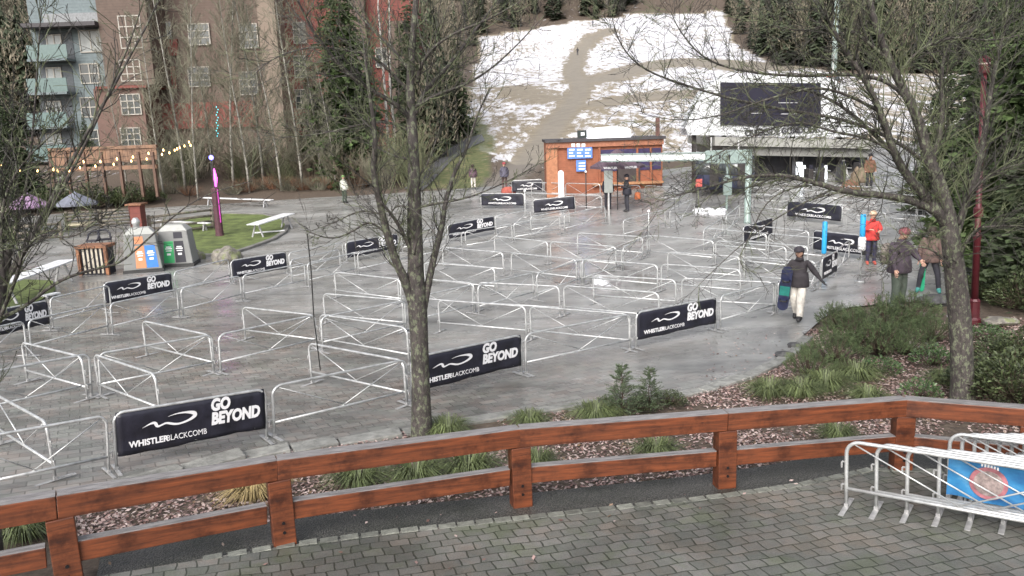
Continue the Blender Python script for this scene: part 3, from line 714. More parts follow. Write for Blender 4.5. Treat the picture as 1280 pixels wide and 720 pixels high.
for k, x in enumerate((1010, 1024, 1050, 1072)):
    q = at(x, 236, gy-1.2); q.z = zg(q.x, q.y); t = empty('turnstile', q, 'dark ticket turnstile, %s from the left at the station entrance' % ORD[k], 'turnstile', 'turnstiles at the station entrance')
    mb = MB(); mb.box((0, 0, .5), (.28, .8, 1.0)); mb.build('cabinet', MATS['dark steel column'], t, bevel=.03); mb = MB(); mb.tube([V((.14, 0, .85)), V((.6, 0, .8))], .025, 6); mb.build('gate_arm', STEEL, t); mb = MB(); mb.box((0, -.3, 1.1), (.2, .06, .25)); mb.build('reader', BANM, t)
for k, (x, y) in enumerate(((888, 246), (922, 243))):
    q = at(x, y, gy-.5-k*.6); q.z = zg(q.x, q.y)+.35; t = empty('loading_cabin', q, 'dark blue gondola cabin in the loading bay, %s' % ('left of the gantry control box' if k == 0 else 'just left of the gantry post'), 'cabin', 'cabins in the loading bay')
    mb = MB(); mb.lathe([(.55, 0), (.85, .15), (.95, .8), (.9, 1.6), (.7, 1.95), (.2, 2.05)], (0, 0, 0), 12, 1, .8); mb.build('shell', simple('dark cabin shell', (.03, .035, .07), .3, var=.3), t, True)
    mb = MB(); mb.lathe([(.955, .85), (.925, 1.5)], (0, 0, 0), 12, 1, .8); mb.build('window', GLASS, t, True); mb = MB(); mb.box((0, -.78, .8), (.5, .06, 1.2)); mb.build('door', MATS['dark steel column'], t, bevel=.02)
    mb = MB(); mb.tube([V((0, 0, 2.0)), V((0, 0, 2.9))], .05, 6); mb.build('hanger', STEEL, t)
# lift gantry arm on a round post
gp0 = gp(934, 279); gan = empty('lift_gantry', gp0, 'pale green steel gantry with a long perforated arm on one round post', 'gantry')
GM = simple('pale green painted steel', (.27, .34, .32), .45, .1, var=.12); GW = simple('white painted arm', (.72, .76, .76), .45, var=.08)
Yg = gp0.y; top = at(931, 190, Yg).z-gp0.z
mb = MB(); mb.lathe([(.17, 0), (.17, .03), (.15, .06), (.15, top), (.02, top+.03)], (0, 0, 0), 16); mb.build('post', GM, gan, True)
pl = at(753, 197, Yg+5)-gp0; pm = at(884, 195, Yg+1.6)-gp0; pr = at(938, 194, Yg-.1)-gp0
mb = MB(); mb.bar(pl, pm, .35, .34); mb.build('arm', GW, gan, bevel=.03)
for s in (-.20, .17): mb = MB(); mb.bar(pl+V((0, -.03, s)), pm+V((0, -.03, s)), .44, .035); mb.build('flange', GM, gan)
mb = MB(); mb.bar(pm+V((0, 0, -.05)), pr+V((0, 0, -.05)), .4, .62); hd = mb.build('perforated_head', GM, gan, bevel=.03)
for x in (878, 892, 907, 921):
    q = pm.lerp(pr, (x-884+14)/(54+14))+V((0, -.21, -.05)); mb = MB(); mb.tube([q, q+V((0, -.012, 0))], .15 if x != 921 else .10, 16); mb.build('hole', simple('dark hole', (.03, .03, .04), .8), hd)
for t in (.15, .35, .5, .65, .8): q = pl.lerp(pm, t); mb = MB(); mb.lathe([(.06, -.12), (.06, 0), (.02, .01)], q+V((0, -.1, -.19)), 10); mb.build('sensor', simple('black sensor', (.05, .05, .06), .5), gan)
q = gp(908, 262)-gp0; mb = MB(); mb.box(q+V((0, 0, 1.1)), (.09, .09, 2.2)); mb.build('side_post', GM, gan)
mb = MB(); mb.box(q+V((0, -.12, 1.25)), (.42, .2, 1.0)); mb.build('control_box', GM, gan, bevel=.02)

# ticket kiosk
ky = 50.0; kb0 = at(756, 250, ky); kz = zg(kb0.x, ky); ks = empty('ticket_kiosk', V((kb0.x, ky, kz)), 'flat roofed ticket kiosk clad in orange red timber with blue signs', 'kiosk')
KW = lapmat('orange red timber cladding', (.27, .095, .05), 2.4, var=.2)
for nm, mt, rc, dy, dp in (('wall', KW, (684, 177, 828, 252), 0, 3.5), ('corner_board', simple('pale cedar board', (.36, .155, .08), .6), (683, 176, 697, 252), .1, .5), ('roof', DARKR, (681, 172.5, 831, 176), .35, 4.2), ('fascia', simple('cedar fascia', (.31, .125, .07), .6), (683, 176, 829, 183), .2, .3), ('window_band', simple('dark purple glass', (.045, .035, .09), .3), (750, 186, 826, 213), .05, .1), ('serving_hatch', simple('dark hatch', (.04, .03, .03), .6), (772, 208, 800, 227), .08, .1), ('counter', simple('counter board', (.36, .18, .09), .6), (740, 227, 828, 230), .4, .5)):
    part(nm, mt, ks, [rc], ky, dp, dy)
for x in (748, 795, 812): part('window_post', KW, ks, [(x, 184, x+2.5, 228)], ky, .2, .15)
WHL = simple('sign white', (.75, .78, .8), .5); BLU = simple('sign blue', (.10, .22, .62), .5, var=.15)
sb = part('price_sign', BLU, ks, [(709, 184, 740, 198)], ky, .06, .18)
for i in range(3):
    for j in range(3):
        m_ = part('sign_line', WHL, ks, [(711+i*10, 186+j*4, 718+i*10-(j == 1)*2, 188+j*4)], ky, .02, .2)
for i in range(3): part('sign_icon', WHL, ks, [(714+i*6.3, 179, 718.5+i*6.3, 183.6)], ky, .03, .22)
part('round_sign', BLU, ks, [(720, 200, 732, 214)], ky, .06, .18)
for y in (203, 206.5, 210): part('sign_line', WHL, ks, [(723, y, 731, y+1.7)], ky, .02, .2)
mb = MB(); c, wd, ht = fbox(mb, 735, 160.5, 788, 172.5, ky+.6, 1.6); mb = MB()
ar = [(-wd/2, -ht/2), (wd/2, -ht/2), (wd/2, ht*.3)]+[(wd/2*math.cos(a)*.98, ht*.3+ht*.35*math.sin(a)) for a in [math.pi*k/10 for k in range(1, 10)]]+[(-wd/2, ht*.3)]
mb.poly(ar, 1.4); o = mb.build('lit_roof_sign', simple('lit white sign box', (.8, .8, .85), .4, emit=(.9, .92, 1), estr=1.2), ks, bevel=.03); o.location = V((c.x, ky+.4, c.z))-ks.location
part('camera_box', simple('black box', (.02, .03, .03), .5), ks, [(723, 163, 734, 172.4)], ky, .6, -.2); part('camera_lens', WHL, ks, [(726.5, 165.5, 731, 169.5)], ky, .02, -.17)
part('chimney_pipe', simple('rusty pipe', (.12, .06, .05), .6), ks, [(824, 147, 828.5, 173)], ky, .25, -1)

# canopy umbrella beside the kiosk
ub = gp(772, 262); um = empty('canopy_umbrella', ub, 'dark plum canopy umbrella with a white logo over the staff at the kiosk', 'umbrella')
UC = simple('plum canopy fabric', (.10, .065, .085), .6, var=.25, scale=3)
mb = MB(); hh = (at(772, 207, ub.y)-ub).z; th_ = (at(768, 187, ub.y)-ub).z; rw = (at(806, 207, ub.y)-at(738, 207, ub.y)).length/2
mb.lathe([(rw, hh-.12), (rw*1.0, hh), (rw*.55, hh+(th_-hh)*.42), (.12, th_), (.01, th_+.04)], (0, 0, 0), 8); mb.build('canopy', UC, um)
mb = MB(); mb.lathe([(.03, 0), (.03, hh+.3), (.0, hh+.31)], (0, 0, 0), 8); mb.build('pole', simple('dark pole', (.03, .03, .03), .5), um)
lg = MB(); swoosh(lg, 0, hh+.28, .9, -rw*.62, .01); lg.build('logo', WHITE, um)
for i in range(4): text_mesh('WHISTLER', .16, .004, WHITE, um, 'valance_lettering', Matrix.Rotation(i*R(45)-R(67.5), 4, 'Z') @ Matrix.Translation((0, -rw*.95, hh-.05)), ext=.004) if i in (1, 2) else None
# white totem sign
tb_ = gp(702, 254); t = empty('totem_sign', tb_, 'slim white totem sign standing behind the black logo banners', 'sign')
mb = MB(); H_ = (at(702, 213, tb_.y)-tb_).z; mb.poly([(-.17, .08)]+[(.17, .08)]+[(.17, H_-.15)]+[(.17*math.cos(a), H_-.15+.15*math.sin(a)) for a in [math.pi*k/8 for k in range(1, 8)]]+[(-.17, H_-.15)], .12)
mb.build('panel', simple('white sign panel', (.8, .8, .84), .4, var=.03), t, bevel=.02); mb = MB(); mb.box((0, .05, .04), (.5, .4, .08)); mb.build('base', FOOTM, t, bevel=.01)

# ---- stanchions with blue pads
def padded(px, yt, yb, yfoot, lab, white=False):
    b0 = gp(px, yfoot); e = empty('padded_post', b0, lab, 'post', 'posts with bright blue pads'); H = (at(px, yt, b0.y)-b0).z; h0 = (at(px, yb, b0.y)-b0).z
    mb = MB(); mb.lathe([(.02, .02), (.02, H), (.0, H+.01)], (0, 0, 0), 8); mb.lathe([(.16, 0), (.16, .02), (.03, .03)], (0, 0, 0), 14); mb.build('pole', STEEL, e, True)
    mb = MB(); mb.lathe([(.07, h0), (.085, h0+.03), (.085, H-.03), (.07, H)], (0, 0, 0), 14); pd = mb.build('pad', simple('bright blue pad', (.03, .36, .72), .45, var=.1), e, True)
    lt = MB()
    for i in range(6): z = h0+(H-h0)*(.2+.1*i); lt.box((0, -.086, z), (.05, .006, .035))
    if white: w_ = MB(); w_.lathe([(.09, h0-.45), (.12, h0-.4), (.12, h0-.05), (.09, h0)], (0, 0, 0), 12); w_.build('white_sleeve', WHITE, e, True)
padded(1029, 277, 317, 335, 'front post with a bright blue pad, just right of the walking man')
padded(1075, 268, 296, 352, 'rear post with a bright blue pad and white sleeve, beside the person in red', True)
for (x, yf, yt, lab) in ((657, 272, 237, 'stanchion post between the two far logo banners'), (811, 296, 262, 'slim stanchion with a pale head in the middle of the far lanes'), (733, 262, 213, 'thin dark pole left of the canopy umbrella')):
    b0 = gp(x, yf); e = empty('stanchion', b0, lab, 'post'); H = (at(x, yt, b0.y)-b0).z
    mb = MB(); mb.lathe([(.035, .02), (.03, H)], (0, 0, 0), 8); mb.build('pole', STEEL if x != 733 else MATS['dark pole'], e, True); mb = MB(); mb.lathe([(.18, 0), (.18, .04), (.05, .06)], (0, 0, 0), 14); mb.build('base', FOOTM, e, True); mb = MB(); mb.lathe([(.06, H-.12), (.07, H-.06), (.03, H)], (0, 0, 0), 10); mb.build('cap', WHITE, e, True)
# small red notice on a stand
b0 = gp(871, 258); e = empty('notice_stand', b0, 'thin stand with a small red and white notice left of the gantry', 'sign')
mb = MB(); mb.lathe([(.2, 0), (.2, .03), (.02, .05), (.02, 1.2), (.0, 1.21)], (0, 0, 0), 10); mb.build('stand', MATS['dark pole'], e); mb = MB(); mb.box((.1, 0, 1.25), (.34, .03, .42)); mb.build('notice', simple('red notice', (.55, .12, .10), .5, var=.4, scale=7), e)
# distant lift tower behind the station
b0 = V((at(1042, 100, 90).x, 90, zg(at(1042, 100, 90).x, 90))); e = empty('lift_tower', b0, 'grey green lift tower rising behind the gondola station', 'tower')
mb = MB(); mb.lathe([(.34, 0), (.24, 11), (.0, 11.1)], (0, 0, 0), 12); mb.build('mast', GM, e, True)
mb = MB(); mb.box((0, 0, 10.8), (3.6, .3, .3)); mb.build('crossarm', GM, e); 
for s in (-1.9, 1.9):
    mb = MB(); mb.tube([(s, -1.6, 10.5), (s, 1.6, 10.5)], .16, 8); mb.build('sheave_train', MATS['dark steel column'], e)
b0 = at(1041, 99, 88); e = empty('gondola_cabin', b0, 'small orange red gondola cabin hanging above the station roof', 'cabin')
mb = MB(); mb.lathe([(.35, -.95), (.6, -.8), (.7, -.3), (.66, .3), (.45, .55), (.1, .6)], (0, 0, 0), 10); mb.build('shell', simple('orange red cabin', (.62, .13, .06), .4), e, True); mb = MB(); mb.lathe([(.705, -.25), (.69, .25)], (0, 0, 0), 10); mb.build('window', GLASS, e, True); mb = MB(); mb.tube([(0, 0, .5), (0, .1, 1.6), (0, 0, 2.6)], .05, 6); mb.build('hanger', STEEL, e)

# ================================================================= VEGETATION
def bark(name, c1, c2, lich, amt=.5, sc=9, stretch=(1, 1, .4)):
    m, nt, b = newmat(name)
    v = coord(nt, 'Object', stretch)
    c = ramp(nt, noisetex(nt, v, sc*1.5, 7, .75), [(.3, c1), (.65, c2)])
    l = noisetex(nt, coord(nt, 'Object', (1, 1, .6)), sc, 5, .7)
    c = mix(nt, maprange(nt, l, .56-amt*.1, .62-amt*.08, 0, .85), c, lich)
    d = noisetex(nt, coord(nt, 'Object'), 3.3, 4, .7)
    c = mix(nt, 1, c, ramp(nt, d, [(.35, (.6, .6, .6)), (.6, (1.15, 1.15, 1.15))]), 'MULTIPLY')
    nt.links.new(c, b.inputs['Base Color']); b.inputs['Roughness'].default_value = .75
    bump(nt, b, noisetex(nt, v, sc*3, 6, .7), .8, .02); return m
BARK = bark('lichen covered bark', (.018, .015, .014), (.085, .072, .068), (.165, .185, .12), .45, 16)
TWIG = simple('bare twig', (.038, .035, .030), .7, var=.6, scale=2.5, detail=3)
MOSSY = simple('mossy twig', (.10, .115, .062), .8, var=.6, scale=3, detail=3)
PALE = bark('pale aspen bark', (.20, .19, .17), (.34, .33, .29), (.12, .11, .09), .2, 3)
ASP = simple('aspen twigs', (.145, .14, .10), .8, var=.35, scale=.8)
def rv(r, s=1.0): return V((r.uniform(-s, s), r.uniform(-s, s), r.uniform(-s, s)))
def grow(mb, r, p, d, L, rad, lvl, sides=4, up=.25, wob=.28, kids=5, seg=5, spread=.9, kl=.5, rmin=.003):
    """an arching branch with its side twigs, down to lvl levels"""
    pts = [p.copy()]; dirs = []; d = d.normalized()
    bend = rv(r, .22)
    for i in range(seg):
        d = (d+rv(r, wob)*.55+bend*.5+UP*up*.35).normalized(); p = p+d*(L/seg); pts.append(p.copy()); dirs.append(d.copy())
    rr_ = [max(rmin, rad*(1-.8*i/seg)) for i in range(seg+1)]
    mb.tube(pts, rr_, sides if lvl > 0 else 3, cap=False)
    if lvl > 0:
        for k in range(kids):
            t = (k+.6+r.uniform(-.3, .3))/kids*.95+.05; i = min(int(t*seg), seg-1); f = t*seg-i
            q = pts[i].lerp(pts[min(i+1, seg)], min(1, f)); dd_ = (dirs[i]+rv(r, spread)).normalized()
            grow(mb, r, q, dd_, L*kl*(1.15-t*.6)*r.uniform(.7, 1.2), rr_[i]*.5, lvl-1, max(3, sides-1), up, wob, max(3, kids-1), max(3, seg-1), spread, kl, rmin)
def limb(px, Y0, dys, rads, n=2):
    """a limb through sighted points; dys = offset in depth along it"""
    P = [at(x, y, Y0+dy) for (x, y), dy in zip(px, dys)]
    for _ in range(n):
        q = [P[0]]; u = [rads[0]]
        for i in range(len(P)-1): q += [P[i]*.75+P[i+1]*.25, P[i]*.25+P[i+1]*.75]; u += [rads[i]*.75+rads[i+1]*.25, rads[i]*.25+rads[i+1]*.75]
        q.append(P[-1]); u.append(rads[-1]); P, rads = q, u
    return P, rads
def lin(a, b, n): return [a+(b-a)*i/(n-1) for i in range(n)]
def along(mbt, r, P, rads, n, L, lvl, t0=.15, up=.25, spread=1.0, rmax=.012, kids=4, droop=0.0):
    for k in range(n):
        t = t0+(1-t0)*(k+r.random())/n; i = min(int(t*(len(P)-1)), len(P)-2)
        d = (P[i+1]-P[i]).normalized(); s = rv(r, 1); s = (s-d*s.dot(d)); 
        dd_ = (d*.55+s*spread+UP*(.3-droop)).normalized()
        grow(mbt, r, P[i].copy(), dd_, L*r.uniform(.5, 1.25), min(rmax, rads[i]*.45), lvl, 4, up, .3, kids, 5, .8, .5)
def big_tree(name, label, base, trunk, limbs, seed, tw, dens=1.9):
    r = random.Random(seed); e = empty(name, base, label, 'tree'); inv = Matrix.Translation(-base)
    mt = MB(); mt.tube(*trunk[:2], 14); 
    mt2 = MB(); twm = MB(); mos = MB()
    for (P, rr_), (n, L, lvl, dr, up) in limbs:
        mt2.tube(P, rr_, 8); along(twm, r, P, rr_, int(n*dens*.72), L*1.05, lvl, droop=dr, up=up); along(mos, r, P, rr_, int(n*dens*.45), L*.95, lvl, droop=dr, up=up)
    n, L, lvl = tw; along(mos, r, trunk[0], trunk[1], n, L, lvl, .45)
    for nm, mb, mm in (('trunk', mt, BARK), ('limbs', mt2, BARK), ('twigs', twm, TWIG), ('lichen_twigs', mos, MOSSY)):
        if not mb.v: continue
        o = mb.build(nm, mm, e, nm in ('trunk', 'limbs')); o.matrix_parent_inverse = inv
    return e
# --- the tree in the middle
b0 = gp(528, 543); Y0 = b0.y
tr = limb([(528, 548), (527, 530), (526, 480), (524, 420), (522, 385), (520, 350), (519, 300), (518, 250), (517, 200), (515, 160), (512, 110), (515, 60), (520, 0), (524, -110)], Y0, [0]*14, [.21, .18, .155, .15, .165, .14, .125, .11, .095, .085, .07, .055, .04, .015])
Ls = []
def ad(px, dys, r0, r1, spec, Y=None, n=2): Ls.append((limb(px, Y or Y0, dys, lin(r0, r1, len(px)), n), spec))
ad([(520, 392), (507, 352), (494, 325), (483, 290), (474, 250), (466, 215), (470, 170), (462, 120), (455, 60)], lin(0, -.8, 9), .085, .02, (18, 1.0, 2, 0, .3))
ad([(529, 388), (538, 340), (548, 300), (553, 280), (557, 250), (568, 215), (583, 188), (594, 150), (612, 110)], lin(0, .7, 9), .065, .010, (13, .8, 2, 0, .3))
ad([(515, 150), (495, 130), (458, 109), (427, 87), (408, 60), (388, 35), (372, 0)], lin(0, -1.2, 7), .045, .012, (16, 1.0, 2, 0, .3))
ad([(518, 142), (530, 116), (546, 97), (568, 74), (588, 45), (612, 15), (640, -30)], lin(0, 1, 7), .045, .012, (13, .9, 2, 0, .3))
ad([(522, 102), (526, 80), (545, 55), (575, 38), (610, 25), (650, 2)], lin(0, -.8, 6), .035, .01, (14, .9, 2, 0, .3))
ad([(518, 134), (545, 118), (580, 107), (612, 88), (645, 58), (680, 20)], lin(0, .6, 6), .030, .006, (11, .8, 2, 0, .3))
ad([(521, 260), (545, 254), (575, 250), (605, 240), (640, 224), (672, 205)], lin(0, -.6, 6), .022, .004, (9, .5, 2, 0, .2))
ad([(521, 330), (508, 300), (495, 275), (476, 252)], lin(0, -.5, 4), .04, .02, (6, .7, 2, 0, .3))
ad([(483, 292), (462, 275), (440, 290), (415, 300), (383, 289)], lin(-.3, -.9, 5), .020, .007, (7, .5, 1, 0, .2))
ad([(478, 268), (450, 262), (415, 280), (390, 288)], lin(-.3, -.7, 4), .016, .005, (6, .5, 2, 0, .2))
ad([(517, 165), (480, 150), (440, 158), (400, 168), (350, 172)], lin(0, .8, 5), .026, .006, (14, .9, 2, 0, .2))
ad([(516, 120), (470, 70), (430, 62), (390, 57), (340, 72), (310, 100)], lin(0, -.6, 6), .028, .006, (13, .9, 2, .1, .1))
ad([(514, 90), (480, 50), (450, 20), (420, -20)], lin(0, .8, 4), .03, .008, (12, .9, 2, 0, .3))
ad([(486, 270), (497, 255), (520, 262), (550, 300)], lin(-.3, -.9, 4), .012, .006, (5, .4, 1, 0, .2))
ad([(518, 200), (490, 195), (465, 180), (445, 165)], lin(0, .6, 4), .022, .007, (9, .6, 2, 0, .2))
ad([(520, 225), (535, 205), (550, 160), (560, 120)], lin(0, .4, 4), .02, .006, (8, .6, 2, 0, .3))
big_tree('bare_tree', 'mottled bare tree in front of the plaza, left of centre, forking into three limbs', b0, tr, Ls, 5, (26, .9, 2))
c0 = at(384, 292, Y0-.9); e = empty('hanging_cord', c0, 'thin dark cord hanging from a drooping branch left of the central tree', 'cord')
mb = MB(); mb.tube([V((0, 0, 0)), V((.01, 0, -.6)), V((-.01, 0, -1.3)), V((.02, 0, -2.15))], .010, 5); mb.build('cord', MATS['black cable'], e)
# --- the tree on the right
b0 = gp(1203, 498); Y0 = b0.y; Ls = []
tr = limb([(1203, 504), (1203, 490), (1202, 430), (1199, 390), (1195, 350), (1190, 310), (1184, 270), (1176, 235), (1160, 195), (1150, 155), (1135, 122), (1120, 95), (1106, 62), (1090, 18), (1078, -60)], Y0, [0]*15, [.24, .20, .185, .19, .18, .16, .14, .12, .10, .085, .075, .068, .06, .05, .02])
ad([(1186, 285), (1165, 255), (1140, 228), (1118, 195), (1103, 145), (1080, 95), (1045, 48), (1030, 10)], lin(0, -1, 8), .10, .02, (22, 1.1, 2, 0, .2))
ad([(1188, 278), (1155, 255), (1110, 244), (1060, 241), (1012, 226), (975, 218), (935, 220), (880, 235), (820, 252)], lin(0, -1.5, 9), .075, .008, (24, .9, 2, .1, .1))
ad([(1115, 190), (1085, 160), (1050, 130), (1010, 112), (960, 104), (910, 112), (870, 128)], lin(-.3, .9, 7), .040, .005, (20, .8, 2, .2, 0))
ad([(1140, 132), (1110, 100), (1060, 92), (1000, 96), (930, 90), (880, 75), (850, 40), (838, 14)], lin(0, -1.2, 8), .035, .006, (20, .8, 2, .1, .1))
ad([(1165, 210), (1120, 175), (1060, 150), (1000, 140), (930, 128), (850, 105), (800, 85), (774, 55), (764, 18)], lin(0, -1.5, 9), .035, .006, (22, .8, 2, .15, .05))
ad([(1100, 140), (1060, 118), (1020, 108), (980, 118), (940, 130), (900, 145), (850, 152), (800, 142)], lin(-.4, -1.2, 8), .028, .004, (20, .8, 2, .3, -.05))
ad([(1118, 190), (1085, 172), (1040, 165), (1000, 150), (950, 165), (900, 190), (870, 210)], lin(-.4, -1.4, 7), .026, .004, (20, .8, 2, .35, -.1))
ad([(1050, 240), (1010, 250), (975, 270), (945, 290), (900, 330), (868, 362)], lin(-.8, -1.8, 6), .016, .004, (7, .5, 1, .2, -.1))
ad([(1015, 228), (960, 245), (935, 300), (920, 330), (950, 345), (985, 330)], lin(-.9, -1.9, 6), .013, .003, (6, .4, 1, .2, 0))
ad([(1190, 310), (1205, 260), (1222, 215), (1232, 160), (1240, 100), (1255, 40), (1262, -20)], lin(0, .8, 7), .075, .02, (26, 1.0, 2, 0, .2))
ad([(1198, 280), (1212, 240), (1240, 215), (1275, 205), (1310, 190)], lin(0, -.6, 5), .04, .01, (14, .9, 2, 0, .2))
ad([(1192, 340), (1215, 285), (1250, 282), (1300, 283)], lin(0, -.9, 4), .03, .008, (10, .8, 2, 0, .1))
ad([(1165, 205), (1180, 150), (1175, 90), (1190, 40), (1200, -10)], lin(0, .8, 5), .05, .015, (22, 1.0, 2, 0, .2))
ad([(1120, 95), (1150, 60), (1190, 45), (1240, 52), (1290, 40)], lin(0, -.8, 5), .03, .006, (16, .9, 2, 0, .1))
ad([(1110, 75), (1070, 40), (1040, 30), (1000, 40), (960, 30)], lin(0, -.8, 5), .03, .006, (16, .9, 2, 0, .1))
ad([(1106, 55), (1090, 20), (1060, -5), (1020, -25)], lin(0, .8, 4), .03, .008, (12, .9, 2, 0, .1))
ad([(1195, 350), (1178, 320), (1150, 305), (1120, 320), (1100, 345)], lin(0, -.7, 5), .022, .005, (9, .6, 2, .1, .1))
ad([(1186, 290), (1160, 290), (1128, 300), (1105, 330)], lin(0, -.9, 4), .018, .005, (8, .6, 2, .1, .1))
big_tree('bare_tree', 'wide bare tree at the right whose mossy branches spread across the gondola station', b0, tr, Ls, 11, (70, 1.0, 2), 2.8)
# --- the tree leaning in at the left edge
b0 = gp(-14, 708); Y0 = b0.y; Ls = []
tr = limb([(-14, 712), (-16, 660), (-26, 560), (-30, 480), (-12, 410), (2, 360), (10, 310)], Y0, [0, 0, .1, .2, .4, .5, .6], [.16, .14, .12, .10, .085, .07, .05])
ad([(2, 360), (30, 310), (58, 262), (85, 210), (112, 160), (140, 112), (165, 65), (190, 20), (205, -20)], lin(.5, 1.4, 9), .030, .007, (9, .6, 1, 0, .2))
ad([(0, 365), (22, 330), (60, 270), (100, 195), (130, 130), (160, 60), (178, 5)], lin(.5, 0, 7), .022, .006, (7, .6, 1, 0, .2))
ad([(-6, 400), (30, 385), (70, 352), (110, 338), (147, 331), (175, 308), (205, 280), (250, 245), (315, 226)], lin(.3, .9, 9), .022, .004, (7, .5, 1, 0, .1))
ad([(8, 340), (20, 290), (36, 220), (44, 130), (48, 60), (52, 10)], lin(.6, 1.0, 6), .018, .006, (9, .6, 2, 0, .2))
ad([(-10, 420), (20, 350), (30, 310), (55, 290), (90, 300), (130, 270)], lin(.3, -.2, 6), .022, .005, (12, .6, 2, 0, .2))
ad([(5, 350), (0, 280), (10, 230), (40, 190), (75, 160)], lin(.4, .2, 5), .022, .005, (12, .6, 2, 0, .2))
ad([(-10, 380), (-5, 320), (-10, 250), (5, 200), (20, 150)], lin(.3, .8, 5), .020, .005, (12, .6, 2, 0, .2))
big_tree('bare_tree', 'thin arching bare tree leaning into the picture from the left edge', b0, tr, Ls, 21, (16, .6, 2), 2.6)

# --- slender aspens behind the lawn
def aspen_mesh(seed, H=15, tw=60, Lt=2.6, rad=.10):
    r = random.Random(seed); mt = MB(); P = []; p = V((0, 0, -.3)); d = V((r.uniform(-.04, .04), r.uniform(-.04, .04), 1))
    for i in range(9): P.append(p.copy()); p = p+d*(H/8); d = (d+V((r.uniform(-.05, .05), r.uniform(-.05, .05), 0))).normalized()
    rr_ = [rad*(1-.85*i/8) for i in range(9)]; mt.tube(P, rr_, 7)
    mc = MB()
    for k in range(tw):
        t = .12+.86*(k/tw); i = min(int(t*8), 7); q = P[i].lerp(P[i+1], t*8-i); a = r.uniform(0, 2*math.pi)
        dd_ = V((math.cos(a), math.sin(a), r.uniform(.35, 1.0)))
        grow(mc, r, q, dd_, Lt*(1.15-t*.6)*r.uniform(.6, 1.2), .03*(1.1-t), 2, 3, .45, .25, 5, 4, .8, .5, .0105)
    return mt, mc
def make_tree_proto(name, mt, mc, m1, m2, crown='crown'):
    e = bpy.data.objects.new(name, None); C.objects.link(e); mt.build('trunk', m1, e, True); mc.build(crown, m2, e); return e
ASPS = [make_tree_proto('aspen', *aspen_mesh(31+i, 14+i*1.5, 78), PALE, ASP) for i in range(3)]
used = set()
def put(protos_, i, loc, rz, sc, label, cat='tree', group=None):
    p = protos_[i]; e = p if p.name not in used else copy_tree(p)
    used.add(p.name); e.location = loc; e.rotation_euler = (0, 0, rz); e.scale = sc if hasattr(sc, '__len__') else (sc,)*3
    tag(e, label, cat, group); return e
rt = random.Random(77)
# (x, foot y, size, what sets it apart)
aspens = [(205, 246, .95, 'just left of the lit post'), (232, 240, 1.1, 'whose twigs cross the stair tower of the hotel'), (248, 250, .8, 'directly behind the lawn island'), (292, 236, 1.15, 'right of the blue green light strip'), (312, 240, .95, 'in front of the rear hotel wing'), (330, 232, 1.1, 'left of the tan hotel column'), (352, 238, .9, 'against the tan hotel column'), (378, 236, 1.0, 'with a pale trunk before the red wing windows'), (402, 231, .85, 'touching the left side of the big conifer'), (268, 226, 1.0, 'behind the blue green light strip'), (160, 238, .7, 'rising beside the orange terrace'), (420, 236, .6, 'small, at the foot of the big conifer')]
for k, (x, y, s_, w_) in enumerate(aspens):
    put(ASPS, k % 3, gp(x, y), rt.uniform(0, 6.28), (s_, s_, s_*rt.uniform(.95, 1.1)), 'slender bare aspen %s' % w_, group='bare aspens behind the lawn')
# two white birches
for k, (x, y) in enumerate([(486, 214), (494, 208)]):
    mt = MB(); b0 = gp(x, y); mt.tube([V((0, 0, -.2)), V((.1, 0, 3)), V((.0 if k else .1, 0, 7)), V((.35 if k else 0, 0, 13)), V((.4, 0, 17))], [.13, .12, .10, .06, .02], 7)
    mc = MB(); r = random.Random(k)
    for j in range(24): a = r.uniform(0, 6.28); z = r.uniform(4, 16); grow(mc, r, V((.1, 0, z)), V((math.cos(a), math.sin(a), .6)), 1.6, .015, 2, 3, .3)
    e = make_tree_proto('birch', mt, mc, bark('white birch bark %d' % k, (.45, .43, .40), (.62, .60, .56), (.12, .11, .10), .1, 2), ASP)
    e.location = b0; tag(e, ['left of two white trunked birches between the conifer and the slope', 'right of two white trunked birches between the conifer and the slope'][k], 'tree', 'white birches')

# --- conifers
CON = simple('dark conifer needles', (.040, .058, .024), .75, var=.5, scale=.9, detail=4, island=.45)
CONB = simple('brighter conifer needles', (.052, .082, .026), .75, var=.45, scale=.7, detail=4, island=.45)
CTR = bark('conifer bark', (.05, .035, .025), (.12, .09, .07), (.12, .13, .08), .2, 5)
def conifer(seed, H, W, dens=1.0, z0=.04, droop=.25):
    r = random.Random(seed); mt = MB(); mt.tube([V((0, 0, -.3)), V((0, 0, H*.5)), V((0, 0, H*.98))], [W*.055, W*.035, .015], 7)
    mc = MB(); z = H*z0
    while z < H*.985:
        t = z/H; R_ = W*(1-t)**.85*r.uniform(.82, 1.12)+.08; nb_ = int((6+7*(1-t))*dens)
        for k in range(nb_):
            a = r.uniform(0, 2*math.pi); Lr = R_*r.uniform(.65, 1.15); d = V((math.cos(a), math.sin(a), 0)); s = V((-d.y, d.x, 0)); up0 = r.uniform(-.05, .35)
            n = max(3, int(Lr*3.2*dens+2))
            for j in range(n):
                f = (j+.7)/n; q = d*(Lr*f)+V((0, 0, z+Lr*(up0*f-droop*f*f*1.5)))
                for _ in range(4):
                    w_ = Lr*.17*(1.25-f*.7)+.05; o = s*r.uniform(-1, 1)*w_*1.1+rv(r, .06); tip = q+o+(d*.7+s*r.uniform(-.9, .9)+V((0, 0, r.uniform(-.35, .3)))).normalized()*r.uniform(.7, 1.3)*(w_*1.1+.06)
                    nrm = rv(r, 1).normalized()*w_*.42
                    b_ = q+o*.7; m_ = b_.lerp(tip, .5)
                    mc.add([b_, m_+nrm, tip, m_-nrm], [(0, 1, 2, 3)])
        z += H*.021/ max(.6, dens)*(1.25-t*.5)
    return mt, mc
